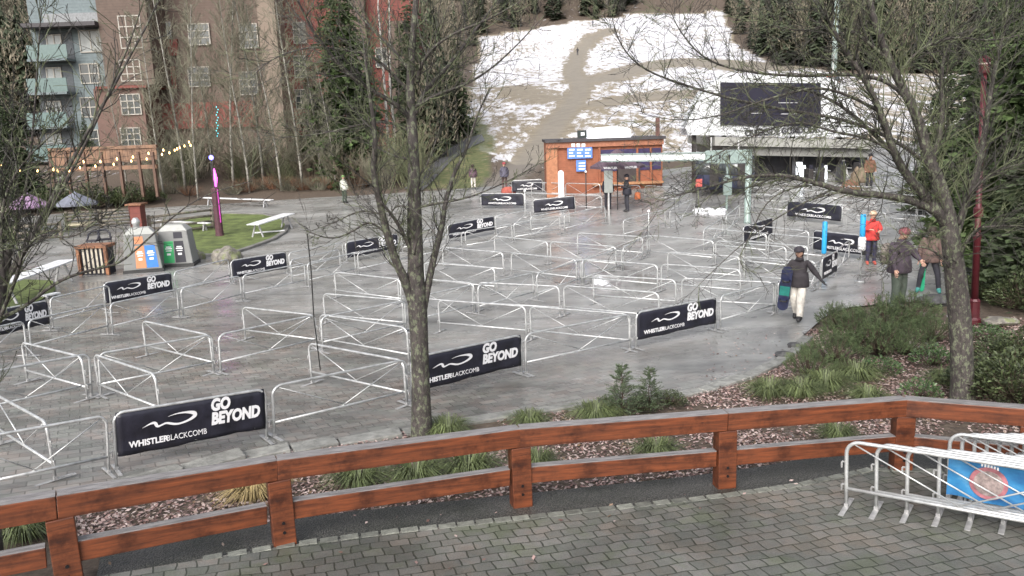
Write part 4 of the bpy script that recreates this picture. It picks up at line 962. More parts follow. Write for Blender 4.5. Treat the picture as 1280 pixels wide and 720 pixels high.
CONS = [make_tree_proto('conifer', *conifer(50, 20, 3.9, 1.05), CTR, CONB, 'crown'), make_tree_proto('conifer', *conifer(51, 12, 2.4, 1.0), CTR, CON, 'crown'), make_tree_proto('conifer', *conifer(52, 16, 3.2, .9, .02, .35), CTR, CON, 'crown')]
for (i, x, y, s_, sx, lab) in [(0, 440, 226, .95, 1.0, 'tall bright green conifer left of the central tree, before the red hotel wing'), (1, 572, 172, .82, 1.05, 'dark pointed conifer at the left foot of the ski slope'), (2, 523, 188, 1.05, .95, 'dense conifer directly behind the upper trunk of the central tree'), (2, 28, 262, .62, 1.1, 'broad drooping conifer at the left edge beside the hotel balconies'), (1, 113, 212, .42, .9, 'small conifer in front of the grey green hotel wall'),
        (0, 1262, 330, .62, 1.2, 'tall shaded conifer at the right edge behind the red lamp post'), (2, 1222, 300, .60, 1.1, 'dark conifer standing behind the upper red lamp post'), (2, 1300, 372, .5, 1.2, 'low branched conifer cut off by the right edge'), (1, 1172, 268, .62, 1.0, 'small dark conifer behind the fork of the right hand tree'), (2, 1240, 262, .8, 1.1, 'far conifer between the two right edge conifers'),
        (1, 398, 214, .8, 1.0, 'dark conifer half hidden behind the tall bright green one'), (1, -18, 300, .75, 1.1, 'dark conifer beyond the picnic umbrellas at the far left'), (1, 545, 165, .6, 1.0, 'short conifer tucked left of the pointed one')]:
    put(CONS, i, gp(x, y), rt.uniform(0, 6), (s_*sx, s_*sx, s_), lab, group='conifers')
# --- far forest, one mass
fr = random.Random(9)
def cheap(seed, decid=False):
    r = random.Random(seed); vs = []; 
    H = 1.0
    if not decid:
        z = .06
        while z < .98:
            R_ = .17*(1-z)**.8+.008
            for k in range(11):
                a = r.uniform(0, 6.283); L = R_*r.uniform(.5, 1.2); d = V((math.cos(a), math.sin(a), 0)); s = V((-d.y, d.x, 0))
                q = d*L*.35+V((0, 0, z+.01)); tip = d*L+V((0, 0, z-.03)); vs += [q+s*L*.3, tip, q-s*L*.3]
            z += .034
    else:
        for k in range(330):
            a = r.uniform(0, 6.283); z = r.uniform(.15, 1); R_ = .20*math.sin(min(1, z*1.05)*math.pi*.85)**.6*r.uniform(.1, 1); d = V((math.cos(a), math.sin(a), 0)); q = d*R_+V((0, 0, z*.95)); u_ = (d*.4+UP+rv(r, .4)).normalized()*.055; n_ = rv(r, 1).normalized()*.006
            vs += [q+n_, q+u_, q-n_]
        for k in range(3): vs += [V((-.006, 0, 0)), V((.006, 0, 0)), V((0, 0, .95))]
    return np.array([tuple(v) for v in vs])
def forest(name, label, spots, protos_, mt):
    A = []
    for (x, y, z, h, i) in spots:
        v = protos_[i]; a = fr.uniform(0, 6.28); c, s = math.cos(a), math.sin(a); wv = h*fr.uniform(.85, 1.4)
        A.append(np.stack([(v[:, 0]*c-v[:, 1]*s)*wv+x, (v[:, 0]*s+v[:, 1]*c)*wv+y, v[:, 2]*h+z], 1))
    A = np.concatenate(A); n = len(A); me = bpy.data.meshes.new(name); me.vertices.add(n); me.vertices.foreach_set('co', A.ravel())
    me.loops.add(n); me.loops.foreach_set('vertex_index', np.arange(n)); me.polygons.add(n//3); me.polygons.foreach_set('loop_start', np.arange(0, n, 3)); me.update(calc_edges=True)
    me.materials.append(mt); o = bpy.data.objects.new(name, me); C.objects.link(o); return tag(o, label, 'forest', kind='stuff')
CH = [cheap(i) for i in range(4)]; DH = [cheap(10+i, True) for i in range(3)]
SLP = [(560, 190), (596, 46), (640, 38), (790, 20), (790, -40), (905, -40), (915, 44), (962, 80), (1060, 90), (1250, 92), (1262, 250), (560, 250)]
sc_, sd_ = [], []
for k in range(5200):
    Y = 66*math.exp(fr.uniform(0, 1)**.8*math.log(430/66.)); X = fr.uniform(-.72, .72)*Y; z = zg(X, Y); px, py = pix(V((X, Y, z)))
    if inpoly(px, py, SLP): continue
    if px < 530 and Y < 96: continue
    if 560 < px < 800 and Y < 240 and py > 20: continue
    if px < -120 or px > 1400: continue
    h = fr.uniform(9, 17)*(1 if Y > 90 else .75)
    if px > 1040 and Y < 90 and fr.random() < .35: continue
    (sc_ if fr.random() < (.62 if px < 1000 else .45) else sd_).append((X, Y, z-.3, h, 0))
sc_ = [(a, b_, c, h, fr.randrange(4)) for a, b_, c, h, _ in sc_]; sd_ = [(a, b_, c, h, fr.randrange(3)) for a, b_, c, h, _ in sd_]
forest('evergreen_forest', 'dark evergreen forest covering the hillside around the ski slope', sc_, CH, simple('forest needles', (.045, .06, .032), .85, var=.4, scale=.06, island=.35))
forest('bare_forest', 'brownish bare broadleaf woods mixed into the hillside forest', sd_, DH, simple('forest twigs', (.17, .15, .11), .85, var=.35, scale=.05, island=.3))

# --- shrubs, tufts and saplings
NEED = simple('pine shrub needles', (.085, .12, .05), .6, var=.45, scale=2.5, island=.5)
BLAD = simple('grass blades', (.10, .125, .05), .6, var=.45, scale=3, island=.5)
STRAW = simple('straw blades', (.34, .26, .12), .7, var=.3, scale=3, island=.4)
BROADL = simple('broad glossy leaves', (.07, .12, .045), .35, var=.45, scale=3, island=.5)
STEM = simple('shrub stem', (.07, .05, .035), .8, var=.3)
DRYB = simple('dry shrub twigs', (.16, .085, .05), .8, var=.5, scale=2, island=.5)
def shoot(mb, r, q, d, L, nn_, nl, w_):
    for k in range(nn_):
        t = k/nn_; p = q+d*L*t; s = rv(r, 1).normalized(); v = (d*.75+s*.9).normalized()*nl*r.uniform(.7, 1.2); n_ = v.cross(rv(r, 1)).normalized()*w_
        mb.add([p-n_, p+n_, p+v], [(0, 1, 2)])
def pine_shrub(seed, Rr, H, n=150):
    r = random.Random(seed); mc = MB(); ms = MB()
    for k in range(n):
        a = r.uniform(0, 6.283); q = math.sqrt(r.random()); p = V((math.cos(a)*Rr*q, math.sin(a)*Rr*q, H*(1-q*q*.75)*r.uniform(.35, 1.0)))
        d = (V((p.x*.5/Rr, p.y*.5/Rr, .8))+rv(r, .3)).normalized(); shoot(mc, r, p, d, r.uniform(.12, .24), 30, .075, .0045)
        if k % 3 == 0: ms.tube([V((p.x*.15, p.y*.15, 0)), V((p.x*.6, p.y*.6, p.z*.5)), p+d*.1], [.016, .01, .005], 4)
    return ms, mc
def tuft(seed, Rr, H, n=260):
    r = random.Random(seed); mc = MB()
    for k in range(n):
        a = r.uniform(0, 6.283); q = r.uniform(0, .4)*Rr; p = V((math.cos(a)*q, math.sin(a)*q, 0)); o = V((math.cos(a), math.sin(a), 0))*Rr*r.uniform(.4, 1.1); h = H*r.uniform(.6, 1.1); s = V((-math.sin(a), math.cos(a), 0))*.006
        m_ = p+o*.45+V((0, 0, h)); t = p+o*1.05+V((0, 0, h*r.uniform(.25, .8)))
        mc.add([p-s, p+s, m_+s*.8, m_-s*.8, t], [(0, 1, 2, 3), (3, 2, 4)])
    return mc
def leafy(seed, Rr, H, n=420):
    r = random.Random(seed); mc = MB(); ms = MB()
    for k in range(n):
        a = r.uniform(0, 6.283); q = math.sqrt(r.random()); p = V((math.cos(a)*Rr*q, math.sin(a)*Rr*q, H*(1-q*q*.7)*r.uniform(.3, 1))); d = (V((p.x, p.y, .25))+rv(r, .35)).normalized()*r.uniform(.06, .11); s = d.cross(UP+rv(r, .5)).normalized()*.022
        m_ = p+d*.5+V((0, 0, .012)); mc.add([p, m_+s, p+d, m_-s], [(0, 1, 2, 3)])
        if k % 14 == 0: ms.tube([V((p.x*.2, p.y*.2, 0)), p], [.010, .004], 4)
    return ms, mc
PS = [make_tree_proto('pine_shrub', *pine_shrub(60+i, .62, .72, 170), STEM, NEED, 'foliage') for i in range(2)]
LF = [make_tree_proto('leafy_shrub', *leafy(64, .5, .45), STEM, BROADL, 'foliage')]
FL = [make_tree_proto('evergreen_shrub', *leafy(66, .75, .8, 1500), STEM, simple('fine evergreen leaves', (.065, .085, .035), .55, var=.5, scale=2, island=.5), 'foliage')]
for e in PS+LF+FL:
    for ch in e.children:
        if ch.name.startswith('trunk'): ch.name = 'stems'
W_ = [('pine_shrub', 1042, 452, 1.0, 'on the plaza edge left of the gap in the bed'), ('pine_shrub', 1070, 430, 1.15, 'second from the plaza corner of the bed'), ('pine_shrub', 1106, 412, 1.15, 'below the person in red'), ('pine_shrub', 1140, 405, 1.1, 'at the feet of the person in green trousers'), ('pine_shrub', 1012, 468, .75, 'small, at the tip where leaves meet the plaza'), ('pine_shrub', 1098, 442, 1.0, 'in the heart of the right hand bed'), ('pine_shrub', 1130, 440, .9, 'between the bed centre and the right hand trunk'), ('pine_shrub', 1048, 408, .85, 'upright, at the corner nearest the walking man'), ('pine_shrub', 1165, 425, .85, 'just left of the right hand trunk'),
      ('leafy_shrub', 1168, 455, .9, 'with broad leaves beside the right hand trunk'), ('leafy_shrub', 1150, 495, .7, 'low and leafy just above the fence corner'), ('leafy_shrub', 1232, 425, .9, 'with broad leaves at the foot of the red lamp post'), ('leafy_shrub', 1100, 465, .8, 'pale leaved among the pine shrubs'),
      ('evergreen_shrub', 1236, 490, 1.0, 'thick and olive right of the right hand trunk'), ('evergreen_shrub', 1272, 500, 1.1, 'thick and olive at the right edge above the stored barriers'), ('evergreen_shrub', 1255, 455, .9, 'behind the thick pair at the right edge'), ('evergreen_shrub', 1290, 455, 1.0, 'cut by the right edge, halfway up'), ('evergreen_shrub', 1232, 372, 1.1, 'dark, behind the red lamp post'), ('evergreen_shrub', 1280, 385, 1.2, 'dark, far right behind the lamp post'), ('evergreen_shrub', 1262, 335, 1.3, 'dark, under the right edge conifer'), ('evergreen_shrub', 1160, 250, 1.6, 'hedge like, behind the right tree fork'), ('evergreen_shrub', 1195, 255, 1.7, 'hedge like, left of the red lamp post top')]
W_ += [('evergreen_shrub', x, y, s_, w2) for x, y, s_, w2 in [(70, 262, 2.0, 'first of the dark ones under the orange terrace'), (95, 258, 1.8, 'second of the dark ones under the orange terrace'), (118, 260, 2.0, 'third of the dark ones under the orange terrace'), (142, 256, 1.7, 'fourth of the dark ones under the orange terrace'), (166, 256, 1.9, 'fifth of the dark ones under the orange terrace'), (186, 252, 1.6, 'last of the dark ones under the orange terrace'), (45, 265, 2.0, 'behind the purple picnic umbrella')]]
cnt = {}
for (nm, x, y, s_, w_) in W_:
    pr = {'pine_shrub': PS, 'leafy_shrub': LF, 'evergreen_shrub': FL}[nm]; i = cnt.get(nm, 0) % len(pr); cnt[nm] = cnt.get(nm, 0)+1
    put(pr, i, gp(x, y), rt.uniform(0, 6), (s_*1.05, s_*1.05, s_*rt.uniform(.85, 1.1)), '%s %s' % (nm.replace('_', ' '), w_), 'shrub', 'shrubs in the right hand bed')
tuft_p = []
for i in range(3):
    o = tuft(80+i, .46, .24, 420).build('grass_tuft', BLAD if i < 2 else STRAW); tuft_p.append(o)
TF = [(0, 448, 604, 1.0, 'first tuft left of the second fence bay centre'), (1, 520, 597, 1.1, 'middle tuft seen through the bay left of the central post'), (0, 585, 590, 1.15, 'tuft just left of the central fence post'), (2, 318, 618, 1.0, 'straw coloured tuft left of the second post'), (0, 672, 579, .8, 'small tuft just right of the central fence post'), (1, 30, 668, 1.0, 'tuft at the lower left corner behind the fence'), (1, 820, 566, .9, 'tuft with fallen leaves right of the spruce sapling'), (0, 745, 522, 1.1, 'tuft left of the spruce sapling'), (1, 662, 529, .9, 'tuft against the kerb behind the top rail'), (0, 560, 540, 1.0, 'tuft at the foot of the central tree'), (0, 962, 492, 1.1, 'left tuft of the row above the fence at right'), (1, 1000, 492, 1.1, 'second tuft of the row above the fence at right'), (0, 1032, 484, 1.2, 'large tuft below the pine shrubs'), (1, 1070, 472, 1.25, 'largest arching tuft in front of the pine shrubs'), (0, 1085, 498, .9, 'tuft directly above the fence corner'), (1, 1180, 476, .9, 'yellowish tuft at the base of the right hand trunk'), (0, 1048, 545, .8, 'tuft under the rail left of the corner post')]
for k, (i, x, y, s_, w_) in enumerate(TF):
    o = tuft_p[i]; 
    if o.get('label'): o = o.copy(); C.objects.link(o)
    o.location = gp(x, y)-V((0, 0, .03)); o.rotation_euler = (0, 0, rt.uniform(0, 6)); o.scale = (s_*1.1, s_*1.1, s_); tag(o, 'grass tuft, '+w_, 'grass tuft', 'grass tufts in the bed')
# spruce saplings by the fence
def sapling(seed, H=.95, W=.36):
    r = random.Random(seed); mc = MB(); ms = MB(); ms.tube([V((0, 0, 0)), V((.02, 0, H*.5)), V((-.01, .01, H))], [.014, .010, .004], 5); z = .08
    while z < H:
        n = 5 if z > H*.5 else 8
        for k in range(n):
            a = r.uniform(0, 6.28); L = W*(1-z/H)**.6*r.uniform(.5, 1.1)+.05; d = V((math.cos(a), math.sin(a), r.uniform(.1, .6))).normalized(); ms.tube([V((0, 0, z)), V((0, 0, z))+d*L], [.005, .002], 3)
            for j in range(3):
                s = (d+rv(r, .6)).normalized(); shoot(mc, r, V((0, 0, z))+d*L*(.35+.22*j), s, L*.5, 28, .036, .0045)
        z += .065
    shoot(mc, r, V((0, 0, H-.1)), UP, .15, 40, .03, .003)
    return ms, mc
SPR = [make_tree_proto('spruce_sapling', *sapling(90), STEM, simple('blue green sapling needles', (.075, .105, .055), .6, var=.4, scale=4, island=.5), 'foliage')]
for (x, y, s_, lab) in [(778, 520, 1.0, 'left stem of the small spruce sapling pair behind the fence'), (812, 514, .85, 'right stem of the small spruce sapling pair behind the fence')]: put(SPR, 0, gp(x, y), rt.uniform(0, 6), s_, lab, 'sapling', 'spruce saplings')
for k, (x, y) in enumerate([(760, 512), (800, 512), (838, 505)]):
    put(FL, 0, gp(x, y), k, (.42, .42, .35), ['low green mat left of the sapling pair', 'low green mat between the saplings and the fence', 'low green mat right of the sapling pair'][k], 'shrub', 'low mats round the saplings')
# dry low shrubs along the far left edge of the plaza
DS = []
for i in range(2):
    r = random.Random(100+i); mc = MB()
    for k in range(60): a = r.uniform(0, 6.28); grow(mc, r, V((math.cos(a)*.25, math.sin(a)*.25, 0)), V((math.cos(a)*.6, math.sin(a)*.6, 1)), .9, .012, 1, 3, .2, .3, 5, 4)
    DS.append(mc.build('dry_shrub', [DRYB, ASP][i]))
for k, x in enumerate([196, 216, 238, 292, 308, 326, 344, 362, 380, 398, 416, 434, 452, 470, 488, 506]):
    y = 252-(x-190)*.055+rt.uniform(-3, 3); o = DS[k % 2]
    if o.get('label'): o = o.copy(); C.objects.link(o)
    o.location = gp(x, y-6); o.rotation_euler = (0, 0, rt.uniform(0, 6)); s_ = rt.uniform(.9, 1.5); o.scale = (s_*1.2, s_*1.2, s_*.8)
    tag(o, 'low dry shrub, %d along the far left plaza edge' % (k+1) if False else 'low dry shrub, %s of the bushes along the far left plaza edge' % (ORD+['fourteenth', 'fifteenth', 'sixteenth'])[k], 'shrub', 'dry shrubs along the plaza edge')
# tall leafless thicket bushes between the plaza and the hotel
BR = []
for i in range(3):
    r = random.Random(130+i); mc = MB()
    for k in range(34): a = r.uniform(0, 6.28); q = r.uniform(0, .7); grow(mc, r, V((math.cos(a)*q, math.sin(a)*q, -.1)), V((math.cos(a)*.45, math.sin(a)*.45, 1)), r.uniform(2.2, 3.8), .022, 2, 3, .35, .25, 5, 5, .7, .45, .0095)
    BR.append(mc.build('thicket_bush', [ASP, simple('brown thicket twigs', (.115, .09, .065), .8, var=.4, scale=.8), simple('olive thicket twigs', (.12, .13, .07), .8, var=.4, scale=.8)][i]))
TH = [(196, 236), (214, 226), (232, 232), (250, 222), (290, 224), (308, 232), (322, 222), (340, 226), (358, 234), (372, 222), (388, 230), (408, 224), (428, 232), (444, 236), (462, 228), (478, 236), (500, 226), (516, 232)]
OR2 = ORD+['fourteenth', 'fifteenth', 'sixteenth', 'seventeenth', 'eighteenth']
for k, (x, y) in enumerate(TH):
    o = BR[k % 3]
    if o.get('label'): o = o.copy(); C.objects.link(o)
    o.location = gp(x, y); o.rotation_euler = (0, 0, rt.uniform(0, 6)); s_ = rt.uniform(.75, 1.25); o.scale = (s_*1.2, s_*1.2, s_); tag(o, 'leafless thicket bush, %s from the left below the hotel' % OR2[k], 'bush', 'thicket bushes below the hotel')
# fallen leaves in the bed
def leaves():
    r = random.Random(12); vs = []; fs = []
    bed = KERB[1:]+[(9.5, 14)]+[offp[-1]]+offp[::-1]
    xs = [p[0] for p in bed]; 
    def leaf(x, y, z):
        L = r.uniform(.018, .045); a = r.uniform(0, 6.28); d = V((math.cos(a), math.sin(a), r.uniform(-.35, .35)))*L; s = V((-math.sin(a), math.cos(a), r.uniform(-.5, .5)))*L*.55; c = V((x, y, z+r.uniform(.005, .035))); k = len(vs)
        up_ = V((0, 0, L*r.uniform(.0, .35))); vs.extend([c-d, c-s*.9+up_*.6, c+d+up_, c+s*.9+up_*.6]); fs.append((k, k+1, k+2, k+3))
    n = 0
    while n < 46000:
        x = r.uniform(-7, 13); y = r.uniform(8, 20)
        if noise.noise((x*.9, y*.9, 0))+r.uniform(-.5, .5) < -.12: continue
        if not inpoly(x, y, bed): continue
        leaf(x, y, zg(x, y)-.045); n += 1
    for _ in range(90): x = r.uniform(-5, 8); y = r.uniform(7.6, 11.8); leaf(x, y, zg(x, y)+.015)
    for _ in range(260): q = gp(r.uniform(880, 1030), r.uniform(415, 490)); leaf(q.x, q.y, q.z)
    me = bpy.data.meshes.new('fallen_leaves'); me.from_pydata([tuple(v) for v in vs], [], fs); me.update()
    m, nt, b = newmat('dead leaves'); g = N(nt, 'ShaderNodeNewGeometry')
    c = ramp(nt, g.outputs['Random Per Island'], [(0, (.05, .032, .026)), (.3, (.19, .11, .095)), (.55, (.36, .25, .23)), (.8, (.52, .43, .40)), (1, (.16, .10, .05))])
    nt.links.new(c, b.inputs['Base Color']); b.inputs['Roughness'].default_value = .5; me.materials.append(m)
    o = bpy.data.objects.new('fallen_leaves', me); C.objects.link(o); tag(o, 'pinkish brown fallen leaves carpeting the planting bed behind the fence', 'leaves', kind='stuff')
leaves()

# ================================================================= STREET FURNITURE AND SMALL THINGS
def facing(loc, lab, name, cat, group=None, yaw=0.0): return empty(name, loc, lab, cat, group, yaw)
# twin waste bins
BING = simple('grey plastic bin shell', (.20, .205, .20), .5, var=.12, scale=2); BINT = simple('light grey bin lid', (.36, .37, .35), .45, var=.1)
def wastebin(xf, yf, wpx, yt, yaw, lab, cols, tops):
    b0 = gp(xf, yf); H = (at(xf, yt, b0.y)-b0).z; Wd = (at(xf+wpx/2, yf, b0.y)-at(xf-wpx/2, yf, b0.y)).length/2; D = Wd*.8
    e = empty('waste_bin', b0, lab, 'waste bin', 'recycling bins beside the lawn', yaw)
    mb = MB(); k = .80; h1 = H*.86
    mb.add([(-Wd, -D, .12), (Wd, -D, .12), (Wd, D, .12), (-Wd, D, .12), (-Wd*k, -D*k, h1), (Wd*k, -D*k, h1), (Wd*k, D*k, h1), (-Wd*k, D*k, h1)], [(0, 1, 5, 4), (1, 2, 6, 5), (2, 3, 7, 6), (3, 0, 4, 7), (4, 5, 6, 7), (3, 2, 1, 0)])
    mb.build('shell', BING, e, bevel=.03)
    mb = MB(); t = .5; mb.add([(-Wd*k*1.04, -D*k*1.04, h1), (Wd*k*1.04, -D*k*1.04, h1), (Wd*k*1.04, D*k*1.04, h1), (-Wd*k*1.04, D*k*1.04, h1), (-Wd*t, -D*t, H), (Wd*t, -D*t, H), (Wd*t, D*t, H), (-Wd*t, D*t, H)], [(0, 1, 5, 4), (1, 2, 6, 5), (2, 3, 7, 6), (3, 0, 4, 7), (4, 5, 6, 7), (3, 2, 1, 0)])
    mb.build('lid', BINT, e, bevel=.025); mb = MB(); mb.box((0, 0, .06), (Wd*2.1, D*2.1, .12)); mb.build('plinth', simple('dark plinth', (.04, .04, .04), .6), e)
    def fx(z): return 1-(1-k)*(z-.12)/(h1-.12)
    for j, (x0, x1, z0, z1, c) in enumerate(cols):
        z0, z1 = .12+(h1-.12)*z0, .12+(h1-.12)*z1; mb = MB(); P = [(x0*Wd*fx(z0), -D*fx(z0)-.006, z0), (x1*Wd*fx(z0), -D*fx(z0)-.006, z0), (x1*Wd*fx(z1), -D*fx(z1)-.006, z1), (x0*Wd*fx(z1), -D*fx(z1)-.006, z1)]
        P2 = [(x, y+.012, z) for x, y, z in P]; mb.add(P+P2, [(0, 1, 2, 3), (0, 3, 7, 4), (1, 5, 6, 2), (3, 2, 6, 7), (0, 4, 5, 1)])
        o = mb.build('colour_panel' if z1-z0 > .5 else 'slot_panel', c, e)
        if z1-z0 > .4:
            for q, (zz, ww, hh_) in enumerate([(.74, .6, .045), (.66, .8, .05), (.56, .66, .04), (.40, .45, .09)]):
                z = z0+(z1-z0)*zz; l = MB(); l.box(((x0+x1)/2*Wd*fx(z), -D*fx(z)-.012, z), (abs(x1-x0)*Wd*ww*.8, .006, hh_), Matrix.Rotation(-.10, 3, 'X')); l.build('printed_line', WHITE, o)
OR_ = simple('orange panel', (.58, .24, .12), .5, var=.08); BL_ = simple('blue panel', (.05, .20, .62), .5, var=.08); GR_ = simple('green panel', (.04, .38, .13), .5, var=.08); BK_ = simple('black panel', (.02, .02, .03), .5, var=.1)
wastebin(181, 338, 44, 284, R(20), 'grey recycling bin with orange and blue panels, the left of the pair', [(-.35, .18, .05, .68, OR_), (.22, .82, .05, .68, BL_), (-.35, .18, .74, .95, OR_)], 0)
wastebin(224, 331, 42, 280, R(8), 'grey waste bin with green and black panels, the right of the pair', [(-.62, -.02, .05, .70, GR_), (.04, .64, .05, .70, BK_), (.04, .64, .78, .97, BK_)], 0)
# wooden crate planter
b0 = gp(124, 342); e = empty('slatted_planter', b0, 'brown slatted timber planter box just left of the recycling bins', 'planter'); Wd = 1.25; Hh = (at(124, 305, b0.y)-b0).z
CW = wood_mat('brown planter wood', (.14, .06, .03), (.32, .15, .08), .6)
mb = MB(); mb.box((0, 0, Hh-.06), (Wd+.06, .9, .12)); mb.build('top_board', CW, e, bevel=.01)
for x in (-Wd/2+.06, Wd/2-.06): mb = MB(); mb.box((x, -.36, Hh/2-.06), (.12, .12, Hh-.12)); mb.build('corner_post', CW, e)
for i in range(5): mb = MB(); mb.box((-Wd/2+.26+i*.18, -.34, Hh/2-.03), (.08, .04, Hh-.2)); mb.build('slat', simple('pale slat', (.42, .38, .31), .6), e)
mb = MB(); mb.box((0, 0, Hh/2-.06), (Wd-.1, .6, Hh-.14)); mb.build('liner', BK_, e)
# brown timber pillar with a cap, and the metal box on it
b0 = gp(176, 300); e = empty('timber_pillar', b0, 'square red brown timber pillar with a flat cap behind the left bin', 'pillar'); H = (at(176, 256, b0.y)-b0).z
mb = MB(); mb.box((0, 0, H/2), (.62, .62, H)); mb.build('shaft', RED_S, e, bevel=.02); mb = MB(); mb.box((0, 0, H+.04), (.86, .86, .1)); mb.build('cap', CW, e, bevel=.02)
b0 = gp(174, 312); e = empty('metal_urn', b0, 'small bright metal ash urn standing between the pillar and the left bin', 'urn'); H = (at(174, 272, b0.y)-b0).z
mb = MB(); mb.lathe([(.16, 0), (.16, H*.8), (.2, H*.82), (.2, H*.9), (.1, H)], (0, 0, 0), 14); mb.build('body', STEEL, e, True)
# log rail fences
LOG = bark('weathered log', (.10, .085, .07), (.25, .22, .18), (.17, .19, .11), .2, 5, (.3, 1, 1))
def logfence(pts, lab, h=.95, n=4):
    P = [gp(x, y) for x, y in pts]; e = empty('log_fence', P[0], lab, 'fence'); inv = P[0]
    for i in range(len(P)-1):
        for k in range(n):
            mb = MB(); z = .18+k*(h-.2)/(n-1); a = P[i]-inv; b = P[i+1]-inv; mb.tube([a+V((0, 0, z)), (a+b)/2+V((0, 0, z+.02)), b+V((0, 0, z))], [.075, .07, .065], 8); mb.build('rail', LOG, e, True)
    for p in P: mb = MB(); mb.tube([p-inv+V((0, .09, -.1)), p-inv+V((0, .09, h+.1))], [.11, .10], 8); mb.build('post', LOG, e, True)
logfence([(188, 298), (266, 287)], 'grey log rail fence between the timber pillar and the lit post', 1.15, 4)
logfence([(84, 288), (126, 285), (166, 282)], 'grey log rail fence in front of the picnic umbrellas', 1.0, 5)
logfence([(-40, 312), (20, 305), (76, 300)], 'log rail fence at the left edge below the purple umbrella', .9, 3)
# lit timber post with coloured light
b0 = gp(275, 296); e = empty('lit_post', b0, 'dark timber post wrapped in magenta light beside the lawn', 'post'); H = (at(275, 236, b0.y)-b0).z; H2 = (at(280, 206, b0.y)-b0).z
mb = MB(); mb.lathe([(.24, 0), (.21, .3), (.20, H), (.17, H*1.02)], (0, 0, 0), 10, 1, 1); mb.build('shaft', simple('dark reddish post', (.075, .03, .04), .7, var=.3), e)
mb = MB(); mb.tube([V((.12, -.14, H+(H2-H)*.1)), V((.16, -.16, H+(H2-H)*.45)), V((.12, -.14, H+(H2-H)*.85))], [.04, .09, .03], 10); mb.build('magenta_light', simple('magenta light', (.8, .1, .6), .4, emit=(.9, .08, .75), estr=3.0), e, True)
mb = MB(); mb.tube([V((.20, -.2, .8)), V((.21, -.2, H))], [.03, .03], 6); mb.build('light_strip', simple('dim magenta strip', (.5, .05, .4), .4, emit=(.6, .05, .5), estr=.06), e)
mb = MB(); c = at(264, 197, b0.y)-b0; mb.lathe([(.0, -.13), (.09, -.09), (.13, 0), (.09, .09), (0, .13)], c, 12); mb.build('blue_lamp', simple('blue lamp glass', (.15, .15, .9), .4, emit=(.16, .14, 1), estr=4), e, True)
mb = MB(); mb.tube([V((0, 0, H)), V((-.05, 0, c.z-.3)), c+V((0, .04, 0))], [.06, .04, .03], 6); mb.build('lamp_arm', MATS['dark pole'], e)
b0 = gp(273, 268); c = at(273, 170, b0.y+3); e = empty('led_strip', c, 'vertical blue green string of lights on an aspen trunk near the hotel', 'lights')
for k in range(12):
    mb = MB(); q = at(271.5+1.2*math.sin(k*2.1), 170-k*3.3, c.y)-c; mb.lathe([(0, -.05), (.03, 0), (0, .05)], q, 6); mb.build('bulb', simple('teal led', (.1, .7, .8), .4, emit=(.10, .75, .85), estr=1.3), e, True)
for k, (x, y) in enumerate([(273, 92), (268, 98)]):
    pass
# white park benches and tables, snow lined
WB = simple('white painted board', (.66, .67, .68), .5, var=.1, scale=2); WBG = simple('grey bench leg', (.34, .34, .35), .55)
def bench(x0, y0, x1, y1, h, dep, lab, legs=2, cat='bench', nm='park_bench'):
    a = gp(x0, y0, h)-V((0, 0, h)); b = gp(x1, y1, h)-V((0, 0, h)); e = empty(nm, a, lab, cat); d = (b-a); n = V((-d.y, d.x, 0)).normalized()
    for k in range(3): mb = MB(); o = n*(dep*(k-1)/3*1.02)+V((0, 0, h)); mb.bar(o, d+o, dep/3-.015, .05); mb.build('board', WB, e, bevel=.006)
    for t in (.1, .9)[:legs]:
        for s in (-1, 1): mb = MB(); q = d*t; mb.bar(q+n*(dep*.12*s)+V((0, 0, h-.03)), q+n*(dep*.45*s), .07, .07, d.normalized()); mb.build('leg', WBG, e)
bench(253, 247, 340, 250, .5, .42, 'long white bench on the far side of the lawn')
bench(316, 281, 361, 267, .78, .75, 'white picnic table standing at the tip of the lawn', cat='table', nm='picnic_table')
bench(-6, 357, 84, 325, .78, .7, 'white picnic table at the left edge, below the bins', cat='table', nm='picnic_table')
bench(196, 276, 262, 279, .5, .3, 'white board bench behind the log rails near the lit post')
bench(318, 291, 356, 288, .12, .3, 'low white plank lying on the lawn by the picnic table')
bench(54, 370, 72, 366, .10, .3, 'short white plank lying on the side lawn')
# picnic umbrellas
def pumb(x, yt, yr, wpx, yf, c, lab):
    b0 = gp(x, yf); e = empty('picnic_umbrella', b0, lab, 'umbrella', 'picnic umbrellas on the left patio'); Y = b0.y; zt = (at(x, yt, Y)-b0).z; zr = (at(x, yr, Y)-b0).z; rw = (at(x+wpx/2, yr, Y)-at(x, yr, Y)).length
    mb = MB(); mb.lathe([(rw, zr-.1), (rw, zr), (rw*.5, zr+(zt-zr)*.55), (.05, zt), (0, zt+.08)], (0, 0, 0), 8); mb.build('canopy', c, e)
    mb = MB(); mb.tube([V((0, 0, 0)), V((0, 0, zt))], .03, 8); mb.build('pole', MATS['dark pole'], e)
    mb = MB(); mb.lathe([(.6, .68), (.62, .70), (.62, .74), (.58, .76)], (0, 0, 0), 12); mb.build('table_top', simple('pale table top', (.44, .40, .28), .5), e)
pumb(42, 241, 257, 52, 297, simple('purple canopy', (.26, .17, .27), .6, var=.3, scale=2), 'faded purple picnic umbrella at the far left')
pumb(101, 240, 254, 52, 296, simple('slate canopy', (.16, .17, .21), .6, var=.3, scale=2), 'slate grey picnic umbrella left of the timber pillar')
pumb(2, 250, 262, 36, 302, simple('beige canopy', (.42, .36, .30), .6, var=.2, scale=2), 'beige picnic umbrella cut by the left edge')
